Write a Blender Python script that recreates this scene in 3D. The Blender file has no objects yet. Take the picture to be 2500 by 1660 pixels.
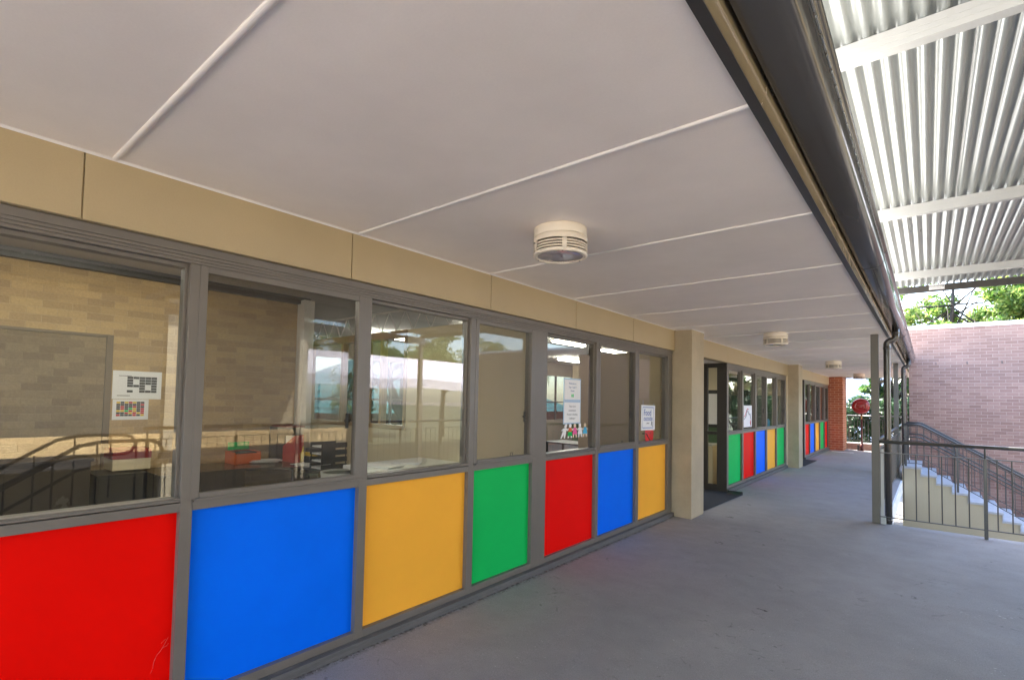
import bpy, bmesh, math, random
from mathutils import Vector, Matrix
random.seed(7)
R = math.radians
sc = bpy.context.scene
COL = sc.collection
PI = math.pi

# ------------------------------------------------------------------ materials
def lin(r, g, b):
    f = lambda c: c/12.92 if c <= .04045 else ((c+.055)/1.055)**2.4
    return (f(r/255), f(g/255), f(b/255), 1)

def newmat(name):
    m = bpy.data.materials.new(name); m.use_nodes = True
    nt = m.node_tree; nt.nodes.clear()
    out = nt.nodes.new('ShaderNodeOutputMaterial')
    return m, nt, out

def N(nt, t, **k):
    n = nt.nodes.new(t)
    for a, v in k.items():
        if a.startswith('i_'):
            n.inputs[a[2:].replace('_', ' ')].default_value = v
        else: setattr(n, a, v)
    return n

def mat(name, col, rough=.5, metal=0, var=.08, vscale=3, bump=0, bscale=80, spec=.5, coat=0, fine=0, stretch=None):
    """plain surface with a soft tonal variation, optional fine grain and bump"""
    m, nt, out = newmat(name); L = nt.links.new
    p = N(nt, 'ShaderNodeBsdfPrincipled')
    p.inputs['Roughness'].default_value = rough; p.inputs['Metallic'].default_value = metal
    p.inputs['Specular IOR Level'].default_value = spec
    p.inputs['Coat Weight'].default_value = coat
    tc = N(nt, 'ShaderNodeTexCoord')
    src = tc.outputs['Object']
    if stretch:
        mp = N(nt, 'ShaderNodeMapping'); mp.inputs['Scale'].default_value = stretch
        L(src, mp.inputs[0]); src = mp.outputs[0]
    n = N(nt, 'ShaderNodeTexNoise', i_Scale=vscale, i_Detail=5.0, i_Roughness=.6); L(src, n.inputs['Vector'])
    r = N(nt, 'ShaderNodeMapRange'); L(n.outputs['Fac'], r.inputs['Value'])
    r.inputs['From Min'].default_value = .3; r.inputs['From Max'].default_value = .7
    r.inputs['To Min'].default_value = 1-var; r.inputs['To Max'].default_value = 1+var
    val = r.outputs[0]
    if fine:
        n2 = N(nt, 'ShaderNodeTexNoise', i_Scale=bscale, i_Detail=3.0); L(src, n2.inputs['Vector'])
        r2 = N(nt, 'ShaderNodeMapRange'); L(n2.outputs['Fac'], r2.inputs['Value'])
        r2.inputs['From Min'].default_value = .3; r2.inputs['From Max'].default_value = .7
        r2.inputs['To Min'].default_value = 1-fine; r2.inputs['To Max'].default_value = 1+fine
        mu = N(nt, 'ShaderNodeMath', operation='MULTIPLY'); L(val, mu.inputs[0]); L(r2.outputs[0], mu.inputs[1]); val = mu.outputs[0]
    mx = N(nt, 'ShaderNodeVectorMath', operation='SCALE'); mx.inputs[0].default_value = col[:3]
    L(val, mx.inputs['Scale']); L(mx.outputs[0], p.inputs['Base Color'])
    rr = N(nt, 'ShaderNodeMapRange'); L(n.outputs['Fac'], rr.inputs['Value'])
    rr.inputs['To Min'].default_value = max(0, rough-.08); rr.inputs['To Max'].default_value = min(1, rough+.08)
    L(rr.outputs[0], p.inputs['Roughness'])
    if bump:
        nb = N(nt, 'ShaderNodeTexNoise', i_Scale=bscale, i_Detail=4.0); L(src, nb.inputs['Vector'])
        b = N(nt, 'ShaderNodeBump'); b.inputs['Strength'].default_value = bump; b.inputs['Distance'].default_value = .004
        L(nb.outputs['Fac'], b.inputs['Height']); L(b.outputs[0], p.inputs['Normal'])
    L(p.outputs[0], out.inputs[0])
    return m

def brick(name, c1, c2, mortar, w=.29, h=.097, ms=.006, rough=.8, bias=0., fine=.18):
    m, nt, out = newmat(name); L = nt.links.new
    tc = N(nt, 'ShaderNodeTexCoord'); sp = N(nt, 'ShaderNodeSeparateXYZ'); L(tc.outputs['Object'], sp.inputs[0])
    ad = N(nt, 'ShaderNodeMath', operation='ADD'); L(sp.outputs[0], ad.inputs[0]); L(sp.outputs[1], ad.inputs[1])
    cb = N(nt, 'ShaderNodeCombineXYZ'); L(ad.outputs[0], cb.inputs[0]); L(sp.outputs[2], cb.inputs[1])
    bt = N(nt, 'ShaderNodeTexBrick'); L(cb.outputs[0], bt.inputs['Vector'])
    bt.inputs['Color1'].default_value = c1; bt.inputs['Color2'].default_value = c2; bt.inputs['Mortar'].default_value = mortar
    bt.inputs['Scale'].default_value = 1; bt.inputs['Brick Width'].default_value = w; bt.inputs['Row Height'].default_value = h
    bt.inputs['Mortar Size'].default_value = ms; bt.inputs['Mortar Smooth'].default_value = .15; bt.inputs['Bias'].default_value = bias
    n = N(nt, 'ShaderNodeTexNoise', i_Scale=45., i_Detail=5.0, i_Roughness=.7); L(tc.outputs['Object'], n.inputs['Vector'])
    n2 = N(nt, 'ShaderNodeTexNoise', i_Scale=1.3, i_Detail=3.0); L(tc.outputs['Object'], n2.inputs['Vector'])
    ra = N(nt, 'ShaderNodeMapRange'); L(n.outputs['Fac'], ra.inputs['Value'])
    ra.inputs['From Min'].default_value = .25; ra.inputs['From Max'].default_value = .75
    ra.inputs['To Min'].default_value = 1-fine; ra.inputs['To Max'].default_value = 1+fine
    rb = N(nt, 'ShaderNodeMapRange'); L(n2.outputs['Fac'], rb.inputs['Value'])
    rb.inputs['From Min'].default_value = .3; rb.inputs['From Max'].default_value = .7
    rb.inputs['To Min'].default_value = .9; rb.inputs['To Max'].default_value = 1.1
    mu = N(nt, 'ShaderNodeMath', operation='MULTIPLY'); L(ra.outputs[0], mu.inputs[0]); L(rb.outputs[0], mu.inputs[1])
    vs = N(nt, 'ShaderNodeVectorMath', operation='SCALE'); L(bt.outputs['Color'], vs.inputs[0]); L(mu.outputs[0], vs.inputs['Scale'])
    p = N(nt, 'ShaderNodeBsdfPrincipled'); p.inputs['Roughness'].default_value = rough
    L(vs.outputs[0], p.inputs['Base Color'])
    b = N(nt, 'ShaderNodeBump'); b.inputs['Strength'].default_value = .6; b.inputs['Distance'].default_value = .006
    hm = N(nt, 'ShaderNodeMath', operation='MULTIPLY_ADD'); L(bt.outputs['Fac'], hm.inputs[0]); hm.inputs[1].default_value = -1.0
    L(n.outputs['Fac'], hm.inputs[2]); L(hm.outputs[0], b.inputs['Height']); L(b.outputs[0], p.inputs['Normal'])
    L(p.outputs[0], out.inputs[0])
    return m

def glass(name, tint=(.92, .93, .92, 1), ior=1.75):
    m, nt, out = newmat(name); L = nt.links.new
    t = N(nt, 'ShaderNodeBsdfTransparent'); t.inputs[0].default_value = tint
    g = N(nt, 'ShaderNodeBsdfGlossy'); g.inputs['Roughness'].default_value = .012
    g.inputs[0].default_value = (.95, .95, .95, 1)
    f = N(nt, 'ShaderNodeFresnel'); f.inputs['IOR'].default_value = ior
    ge = N(nt, 'ShaderNodeNewGeometry'); inv = N(nt, 'ShaderNodeMath', operation='SUBTRACT'); inv.inputs[0].default_value = 1.0
    L(ge.outputs['Backfacing'], inv.inputs[1])
    mu = N(nt, 'ShaderNodeMath', operation='MULTIPLY'); L(f.outputs[0], mu.inputs[0]); L(inv.outputs[0], mu.inputs[1])
    tc = N(nt, 'ShaderNodeTexCoord'); n = N(nt, 'ShaderNodeTexNoise', i_Scale=1.1, i_Detail=1.0); L(tc.outputs['Object'], n.inputs['Vector'])
    b = N(nt, 'ShaderNodeBump'); b.inputs['Strength'].default_value = .05; b.inputs['Distance'].default_value = .02
    L(n.outputs['Fac'], b.inputs['Height']); L(b.outputs[0], g.inputs['Normal'])
    mx = N(nt, 'ShaderNodeMixShader'); L(mu.outputs[0], mx.inputs[0]); L(t.outputs[0], mx.inputs[1]); L(g.outputs[0], mx.inputs[2])
    L(mx.outputs[0], out.inputs[0]); return m

def screen_mat(name, col, open_=.45):
    m, nt, out = newmat(name); L = nt.links.new
    t = N(nt, 'ShaderNodeBsdfTransparent'); d = N(nt, 'ShaderNodeBsdfPrincipled'); d.inputs['Base Color'].default_value = col
    d.inputs['Roughness'].default_value = .6
    tc = N(nt, 'ShaderNodeTexCoord'); n = N(nt, 'ShaderNodeTexNoise', i_Scale=220., i_Detail=1.0); L(tc.outputs['Object'], n.inputs['Vector'])
    r = N(nt, 'ShaderNodeMapRange'); L(n.outputs['Fac'], r.inputs['Value'])
    r.inputs['To Min'].default_value = 1-open_-.12; r.inputs['To Max'].default_value = 1-open_+.12
    mx = N(nt, 'ShaderNodeMixShader'); L(r.outputs[0], mx.inputs[0]); L(t.outputs[0], mx.inputs[1]); L(d.outputs[0], mx.inputs[2])
    L(mx.outputs[0], out.inputs[0]); return m

def leafmat(name, c1, c2, trans=.45):
    m, nt, out = newmat(name); L = nt.links.new
    ge = N(nt, 'ShaderNodeNewGeometry'); mix = N(nt, 'ShaderNodeMix', data_type='RGBA')
    L(ge.outputs['Random Per Island'], mix.inputs['Factor']); mix.inputs[6].default_value = c1; mix.inputs[7].default_value = c2
    d = N(nt, 'ShaderNodeBsdfPrincipled'); d.inputs['Roughness'].default_value = .45; L(mix.outputs[2], d.inputs['Base Color'])
    t = N(nt, 'ShaderNodeBsdfTranslucent'); L(mix.outputs[2], t.inputs[0])
    mx = N(nt, 'ShaderNodeMixShader'); mx.inputs[0].default_value = trans
    L(d.outputs[0], mx.inputs[1]); L(t.outputs[0], mx.inputs[2]); L(mx.outputs[0], out.inputs[0]); return m

def emit(name, col, s):
    m, nt, out = newmat(name)
    e = N(nt, 'ShaderNodeEmission'); e.inputs[0].default_value = col; e.inputs[1].default_value = s
    nt.links.new(e.outputs[0], out.inputs[0]); return m

def floor_mat():
    m, nt, out = newmat('painted_concrete'); L = nt.links.new
    tc = N(nt, 'ShaderNodeTexCoord'); v = tc.outputs['Object']
    def noise(s, d=5., ro=.6, dist=0.):
        n = N(nt, 'ShaderNodeTexNoise', i_Scale=s, i_Detail=d, i_Roughness=ro, i_Distortion=dist); L(v, n.inputs['Vector']); return n.outputs['Fac']
    def rng(x, a, b, c, d):
        r = N(nt, 'ShaderNodeMapRange'); L(x, r.inputs['Value'])
        for k, q in zip(('From Min', 'From Max', 'To Min', 'To Max'), (a, b, c, d)): r.inputs[k].default_value = q
        return r.outputs[0]
    def op(o, a, b):
        n = N(nt, 'ShaderNodeMath', operation=o)
        for i, x in enumerate((a, b)):
            if isinstance(x, float): n.inputs[i].default_value = x
            else: L(x, n.inputs[i])
        return n.outputs[0]
    tone = op('MULTIPLY', rng(noise(.55, 4., .55, .6), .32, .68, .91, 1.09), rng(noise(5., 6.), .3, .7, .94, 1.06))
    tone = op('MULTIPLY', tone, rng(noise(160., 3.), .3, .7, .84, 1.16))
    # streaks of dirt and pale scuffs
    scuff = op('MULTIPLY', rng(noise(38., 3., .7, 1.2), .66, .78, 0., 1.), rng(noise(1.1, 3.), .5, .68, 0., 1.))
    dark = op('MULTIPLY', rng(noise(7., 4., .6, 1.5), .62, .70, 0., 1.), rng(noise(.8, 2.), .5, .62, 0., .9))
    speck = rng(noise(70., 1., .4), .775, .80, 0., 1.)
    c = N(nt, 'ShaderNodeVectorMath', operation='SCALE'); c.inputs[0].default_value = (.305, .288, .285); L(tone, c.inputs['Scale'])
    def mix(f, a, col):
        mx = N(nt, 'ShaderNodeMix', data_type='RGBA'); L(f, mx.inputs['Factor']); L(a, mx.inputs[6]); mx.inputs[7].default_value = col; return mx.outputs[2]
    col = mix(op('MULTIPLY', scuff, .55), c.outputs[0], (.3, .29, .28, 1))
    col = mix(op('MULTIPLY', dark, .7), col, (.035, .033, .033, 1))
    col = mix(speck, col, (.5, .48, .45, 1))
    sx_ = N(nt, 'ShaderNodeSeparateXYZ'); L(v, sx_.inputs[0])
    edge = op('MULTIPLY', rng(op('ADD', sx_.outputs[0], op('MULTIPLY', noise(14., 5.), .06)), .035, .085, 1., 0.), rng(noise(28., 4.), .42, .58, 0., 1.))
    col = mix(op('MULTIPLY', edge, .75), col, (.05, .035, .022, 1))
    p = N(nt, 'ShaderNodeBsdfPrincipled'); L(col, p.inputs['Base Color'])
    L(rng(noise(2.2, 5.), .3, .7, .58, .78), p.inputs['Roughness']); p.inputs['Specular IOR Level'].default_value = .2
    b = N(nt, 'ShaderNodeBump'); b.inputs['Strength'].default_value = .35; b.inputs['Distance'].default_value = .003
    hs = op('ADD', noise(120., 3.), op('MULTIPLY', noise(9., 3.), 1.5)); L(hs, b.inputs['Height']); L(b.outputs[0], p.inputs['Normal'])
    L(p.outputs[0], out.inputs[0]); return m

M = {}
M['floor'] = floor_mat()
M['soffit'] = mat('soffit_white', (.86, .79, .735, 1), .55, var=.055, vscale=1.4, bump=.06, bscale=120, fine=.015)
M['white_trim'] = mat('white_trim', (.8, .76, .73, 1), .4, var=.03)
M['beige'] = mat('beige_paint', (.44, .345, .20, 1), .5, var=.04, vscale=1.6, bump=.08, bscale=140, fine=.02)
M['render'] = mat('beige_render', (.44, .365, .25, 1), .75, var=.10, vscale=3, bump=.7, bscale=95, fine=.06)
M['frame'] = mat('grey_aluminium', (.155, .137, .119, 1), .38, var=.07, vscale=4, spec=.5, fine=.02, bscale=200)
M['frame_dark'] = mat('dark_aluminium', (.05, .046, .043, 1), .4, var=.06)
M['skirt'] = mat('grey_timber', (.115, .112, .112, 1), .6, var=.18, vscale=6, bump=.5, bscale=40, fine=.12, stretch=(8, .6, 8))
M['red'] = mat('red_panel', (.86, .003, .001, 1), .4, var=.05, vscale=1.2, spec=.06)
M['blue'] = mat('blue_panel', (.001, .155, .97, 1), .4, var=.05, vscale=1.2, spec=.06)
M['yellow'] = mat('yellow_panel', (.97, .46, .05, 1), .4, var=.05, vscale=1.2, spec=.06)
M['green'] = mat('green_panel', (.010, .52, .115, 1), .4, var=.05, vscale=1.2, spec=.06)
M['glass'] = glass('window_glass', (.92, .93, .92, 1), 1.75)
M['glass_plain'] = glass('clear_glass', (.97, .98, .97, 1), 1.45)
M['screen'] = screen_mat('insect_mesh', (.065, .05, .036, 1), .72)
M['glass_tint'] = glass('tinted_glass', (.30, .33, .34, 1), 1.45)
M['gutter'] = mat('dark_colour_steel', (.05, .045, .042, 1), .22, metal=0, var=.05, spec=.7, coat=.4)
M['fascia'] = mat('fascia_beige', (.30, .235, .14, 1), .25, var=.04, spec=.6)
M['post'] = mat('post_grey', (.125, .116, .098, 1), .4, var=.08, vscale=5, fine=.03)
M['rail'] = mat('rail_grey', (.07, .068, .066, 1), .3, var=.06, spec=.6)
M['galv'] = mat('galvanised_white', (.50, .51, .50, 1), .38, var=.05, vscale=2.5, spec=.6)
M['zinc'] = mat('zinc_sheet', (.34, .365, .355, 1), .30, metal=.3, var=.07, vscale=1.5, stretch=(1, .15, 1))
M['roof'] = mat('light_roof', (.46, .44, .41, 1), .45, var=.05)
M['darkbeam'] = mat('dark_beam', (.06, .056, .052, 1), .4, var=.05)
M['conc'] = mat('grey_concrete', (.40, .42, .45, 1), .7, var=.12, vscale=4, bump=.4, bscale=60, fine=.08)
M['white_paint'] = mat('white_paint', (.8, .8, .8, 1), .5, var=.04)
M['cream_wall'] = mat('cream_wall', (.43, .385, .275, 1), .7, var=.05, vscale=1.2, bump=.15, bscale=70, fine=.02)
M['cream_int'] = mat('cream_interior', (.66, .56, .38, 1), .7, var=.04, vscale=1.2)
M['ceiling'] = mat('interior_ceiling', (.55, .53, .5, 1), .8, var=.04)
M['carpet'] = mat('carpet', (.06, .06, .075, 1), .95, var=.15, bscale=200, fine=.2)
M['pinkbrick'] = brick('pink_brick', lin(142, 109, 97), lin(162, 128, 114), lin(174, 148, 136), w=.222, h=.078, ms=.0045, fine=.1)
M['orangebrick'] = brick('orange_brick', lin(176, 108, 74), lin(156, 92, 66), lin(196, 162, 136), w=.25, h=.087, ms=.007)
M['creambrick'] = brick('cream_brick', lin(190, 160, 112), lin(160, 132, 94), lin(180, 154, 114), w=.24, h=.078, ms=.004)
M['creambrick_shade'] = brick('cream_brick_shade', lin(142, 122, 92), lin(118, 100, 76), lin(132, 114, 86), w=.24, h=.078, ms=.004)  # same cream brick, darkened in colour to stand in for shade
M['creamblock'] = brick('cream_block', lin(226, 200, 150), lin(214, 186, 136), lin(190, 165, 120), w=.4, h=.2, ms=.006)
M['teal'] = brick('teal_tiles', lin(40, 118, 120), lin(60, 140, 142), lin(20, 66, 70), w=.3, h=.3, ms=.03)
M['orange_wall'] = brick('orange_house_brick', lin(190, 96, 50), lin(170, 84, 44), lin(190, 130, 90))
M['mat'] = mat('entrance_carpet', (.018, .021, .032, 1), .95, var=.2, vscale=12, bump=.8, bscale=260, fine=.3)
M['rubber'] = mat('black_rubber', (.01, .01, .012, 1), .6, var=.1)
M['lampbody'] = mat('lamp_cream', (.80, .72, .60, 1), .42, var=.03)
M['lamplens'] = mat('lamp_lens', (.42, .38, .40, 1), .08, var=.03, spec=.8, coat=.6)
M['lampdark'] = mat('lamp_inside', (.12, .095, .07, 1), .6, var=.05)
M['reel'] = mat('reel_red', (.26, .006, .009, 1), .22, var=.06, spec=.6, coat=.5)
M['reelpost'] = mat('stand_red', (.07, .008, .009, 1), .4, var=.08)
M['reel_text'] = mat('reel_lettering', (.30, .16, .16, 1), .4)
M['brass'] = mat('brass', (.5, .34, .12, 1), .35, metal=1)
M['trunk'] = mat('bark', (.045, .034, .027, 1), .9, var=.3, vscale=7, bump=.8, bscale=30)
M['leaf'] = leafmat('leaf_green', (.04, .11, .022, 1), (.13, .22, .04, 1), .5)
M['leaf_light'] = leafmat('leaf_light', (.14, .23, .04, 1), (.30, .36, .10, 1), .55)
M['leaf_dark'] = leafmat('leaf_dark', (.014, .045, .022, 1), (.03, .085, .03, 1), .3)
M['leaf_hedge'] = leafmat('leaf_hedge', (.02, .055, .03, 1), (.06, .12, .05, 1), .3)
M['ground'] = mat('grey_paving', (.14, .127, .11, 1), .9, var=.15, vscale=.4, bump=.3, bscale=40, fine=.15)
M['grass'] = mat('lawn', (.045, .055, .025, 1), .95, var=.3, vscale=.7, fine=.3, bscale=25)
M['sail'] = mat('sail_cloth', (.62, .60, .66, 1), .7, var=.04)
M['paper'] = mat('paper', (.82, .82, .84, 1), .6, var=.015)
M['paper_blue'] = mat('laminate_edge', (.42, .58, .78, 1), .2, var=.02)
M['ink'] = mat('black_ink', (.03, .03, .035, 1), .6)
M['ink_grey'] = mat('grey_ink', (.22, .23, .27, 1), .6)
M['ink_blue'] = mat('blue_ink', (.02, .09, .42, 1), .6)
M['ink_soft'] = mat('pale_blue_ink', (.16, .26, .45, 1), .6)
M['ink_red'] = mat('red_ink', (.55, .02, .03, 1), .6)
M['skin'] = mat('paper_skin', (.75, .58, .42, 1), .6)
M['pink'] = mat('pink_paper', (.75, .10, .33, 1), .6)
M['cyan'] = mat('cyan_paper', (.05, .42, .70, 1), .6)
M['orange'] = mat('orange_plastic', (.72, .13, .015, 1), .35)
M['redp'] = mat('red_plastic', (.55, .02, .02, 1), .35)
M['darkred'] = mat('dark_red_card', (.22, .02, .015, 1), .5)
M['yel'] = mat('yellow_plastic', (.75, .5, .02, 1), .3)
M['black'] = mat('black_plastic', (.014, .014, .015, 1), .4)
M['desk'] = mat('dark_desk', (.035, .028, .024, 1), .25, var=.15)
M['dgreen'] = mat('green_wall', (.07, .13, .06, 1), .8)
M['bin'] = mat('grey_bin', (.03, .032, .036, 1), .45)
M['tube'] = emit('fluorescent', (1, .95, .80, 1), 8.0)
M['steel'] = mat('bare_steel', (.45, .45, .45, 1), .35, metal=.8)

# ------------------------------------------------------------------ mesh helper
class MB:
    def __init__(s): s.v = []; s.f = []; s.m = []; s.sm = []
    def add(s, vs, fs, mi=0, smooth=False):
        o = len(s.v); s.v += [tuple(v) for v in vs]
        for f in fs: s.f.append(tuple(o+i for i in f)); s.m.append(mi); s.sm.append(smooth)
        return s
    def box(s, x0, y0, z0, x1, y1, z1, mi=0):
        if x0 > x1: x0, x1 = x1, x0
        if y0 > y1: y0, y1 = y1, y0
        if z0 > z1: z0, z1 = z1, z0
        v = [(x, y, z) for x in (x0, x1) for y in (y0, y1) for z in (z0, z1)]
        return s.add(v, [(0, 1, 3, 2), (4, 6, 7, 5), (0, 4, 5, 1), (2, 3, 7, 6), (0, 2, 6, 4), (1, 5, 7, 3)], mi)
    def prism(s, pts, axis, a, b, mi=0, smooth=False):
        """extrude a 2-D outline along an axis: x: pts=(y,z), y: pts=(x,z), z: pts=(x,y)"""
        def p(q, t):
            return (t, q[0], q[1]) if axis == 'x' else (q[0], t, q[1]) if axis == 'y' else (q[0], q[1], t)
        n = len(pts); v = [p(q, a) for q in pts]+[p(q, b) for q in pts]
        s.add(v, [(i, (i+1) % n, n+(i+1) % n, n+i) for i in range(n)], mi, smooth)
        o = len(s.v)-2*n
        s.f += [tuple(o+i for i in range(n))[::-1], tuple(o+n+i for i in range(n))]; s.m += [mi, mi]; s.sm += [False, False]
        return s
    def tube(s, path, r, n=12, mi=0, caps=True, radii=None):
        path = [Vector(p) for p in path]; k = len(path); rings = []
        u = None
        for i, p in enumerate(path):
            d = (path[min(i+1, k-1)]-path[max(i-1, 0)]).normalized()
            if u is None:
                a = Vector((0, 0, 1)) if abs(d.z) < .9 else Vector((1, 0, 0)); u = (a-d*a.dot(d)).normalized()
            else: u = (u-d*u.dot(d)).normalized()
            w = d.cross(u); rr = radii[i] if radii else r
            rings.append([p+rr*(math.cos(2*PI*j/n)*u+math.sin(2*PI*j/n)*w) for j in range(n)])
        v = [q for ring in rings for q in ring]
        f = [(i*n+j, i*n+(j+1) % n, (i+1)*n+(j+1) % n, (i+1)*n+j) for i in range(k-1) for j in range(n)]
        s.add(v, f, mi, True)
        if caps:
            o = len(s.v)-len(v)
            s.f += [tuple(o+j for j in range(n))[::-1], tuple(o+(k-1)*n+j for j in range(n))]; s.m += [mi]*2; s.sm += [False]*2
        return s
    def lathe(s, prof, c=(0, 0, 0), axis='z', n=32, mi=0, a0=0, a1=2*PI, closed=True):
        v = []; full = abs(a1-a0-2*PI) < 1e-6; na = n if full else n+1
        for r, h in prof:
            for j in range(na):
                a = a0+(a1-a0)*j/n; x, y = r*math.cos(a), r*math.sin(a)
                q = (x, y, h) if axis == 'z' else (x, h, y) if axis == 'y' else (h, x, y)
                v.append((c[0]+q[0], c[1]+q[1], c[2]+q[2]))
        f = []
        for i in range(len(prof)-1):
            for j in range(n):
                j2 = (j+1) % na
                f.append((i*na+j, i*na+j2, (i+1)*na+j2, (i+1)*na+j))
        return s.add(v, f, mi, True)
    def build(s, name, mats, parent=None, bevel=0, loc=None, shade=None, origin=None):
        me = bpy.data.meshes.new(name)
        vs = s.v
        if origin is not None: vs = [(v[0]-origin[0], v[1]-origin[1], v[2]-origin[2]) for v in vs]; loc = origin
        me.from_pydata(vs, [], s.f)
        for m in (mats if isinstance(mats, (list, tuple)) else [mats]): me.materials.append(M[m] if isinstance(m, str) else m)
        me.polygons.foreach_set('material_index', s.m); me.polygons.foreach_set('use_smooth', s.sm)
        me.update()
        bm = bmesh.new(); bm.from_mesh(me); bmesh.ops.recalc_face_normals(bm, faces=bm.faces); bm.to_mesh(me); bm.free()
        o = bpy.data.objects.new(name, me); COL.objects.link(o)
        if parent: o.parent = parent
        if loc is not None: o.location = loc
        if bevel:
            b = o.modifiers.new('edge', 'BEVEL'); b.width = bevel; b.segments = 2; b.limit_method = 'ANGLE'; b.angle_limit = R(40)
            b.harden_normals = False
        return o

def tag(o, label=None, cat=None, group=None, kind=None):
    if label: o['label'] = label
    if cat: o['category'] = cat
    if group: o['group'] = group
    if kind: o['kind'] = kind
    return o
def thing(name, label, cat, loc=(0, 0, 0), group=None, rz=0):
    o = bpy.data.objects.new(name, None); COL.objects.link(o); o.location = loc; o.rotation_euler.z = rz
    o.empty_display_size = .2
    return tag(o, label, cat, group)
def plabel(o, label): o['label'] = label; return o
def dup(root, loc, label, rz=None):
    r = root.copy(); COL.objects.link(r); r.location = loc
    if rz is not None: r.rotation_euler.z = rz
    r['label'] = label
    for ch in list(root.children):
        c = ch.copy(); COL.objects.link(c); c.parent = r
        for g in ch.children:
            d = g.copy(); COL.objects.link(d); d.parent = c
    return r
def text(body, parent, loc, size, m, face='x', align='CENTER', name='lettering', tilt=0, extr=.0006, sx=1):
    cu = bpy.data.curves.new(name, 'FONT'); cu.body = body; cu.size = size; cu.extrude = extr; cu.align_x = align; cu.align_y = 'CENTER'
    cu.materials.append(M[m]); cu.resolution_u = 4
    o = bpy.data.objects.new(name, cu); COL.objects.link(o)
    o.rotation_euler = (R(90), tilt, R(90)) if face == 'x' else (R(90), tilt, 0)
    me = bpy.data.meshes.new_from_object(o.evaluated_get(bpy.context.evaluated_depsgraph_get())); me.name = name
    COL.objects.unlink(o); bpy.data.objects.remove(o)
    o = bpy.data.objects.new(name, me); COL.objects.link(o)
    o.rotation_euler = (R(90), tilt, R(90)) if face == 'x' else (R(90), tilt, 0)
    o.location = loc; o.parent = parent; o.scale = (sx, 1, 1)
    return o

# ------------------------------------------------------------------ ground levels
FZ = -.061                                   # level of the landing
def fz(x): return max(FZ, -.026*x) if x > 0 else 0.0
w = MB()
w.prism([(-.12, 0), (0, 0), (2.345, FZ), (2.345, -.33), (-.12, -.33)], 'y', 9.27, 23.25)
w.prism([(-.12, 0), (0, 0), (2.345, FZ), (5.7, FZ), (5.7, -.33), (2.345, -.33), (-.12, -.33)], 'y', -4.5, 9.27)
tag(w.build('walkway', 'floor'), kind='structure')
w = MB(); w.box(-14, -26, -2.7, 5.7, -4.505, FZ)
tag(w.build('bounce_forecourt', mat('warm_paving', (.50, .44, .36, 1), .85, var=.1, vscale=.5, fine=.1)), kind='structure')  # unseen pale ground behind the camera, added to bounce warm light
w = MB(); w.box(2.3465, 9.275, -.36, 2.375, 23.2, -.075)
tag(w.build('slab_edge', 'white_paint'), kind='structure')
g = MB(); g.add([(-400, -400, -2.75), (400, -400, -2.75), (400, 400, -2.75), (-400, 400, -2.75)], [(0, 1, 2, 3)])
tag(g.build('ground', 'ground'), kind='structure')
g = MB(); g.add([(20, -60, -2.735), (300, -60, -2.735), (300, 200, -2.735), (20, 200, -2.735)], [(0, 1, 2, 3)])
tag(g.build('lawn', 'grass'), kind='structure')

# ------------------------------------------------------------------ the school building
B = thing('school_building', 'long single storey classroom block with grey window frames and red, blue, yellow and green panels', 'building')
SO = 2.70
XF, XG = -.03, -.07
bays = []
bays.append(dict(y0=-3.19, y1=7.233, posts=[(-3.19, -3.13), (-2.155, -2.10), (-1.12, -1.065), (-.09, -.035), (.943, .999), (1.974, 2.036), (3.0, 3.069), (3.861, 4.082), (5.041, 5.105), (6.063, 6.138), (7.09, 7.233)],
    cols='yellow blue green red blue yellow green red blue yellow'.split(), slide=[0, 2, 4, 6, 8]))
bays.append(dict(y0=9.85, y1=14.93, posts=[(9.85, 9.956), (10.862, 10.952), (11.856, 11.921), (12.836, 12.904), (13.83, 13.896), (14.83, 14.93)],
    cols='green red blue yellow green'.split(), slide=[2, 4]))
bays.append(dict(y0=17.47, y1=22.18, posts=[(17.47, 17.62), (18.40, 18.45), (19.35, 19.411), (20.30, 20.382), (21.32, 21.40), (22.10, 22.18)],
    cols='red blue yellow green red'.split(), slide=[2, 4]))
colname = dict(red='bright red infill panel', blue='bright blue infill panel', yellow='warm yellow infill panel', green='emerald green infill panel')
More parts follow.
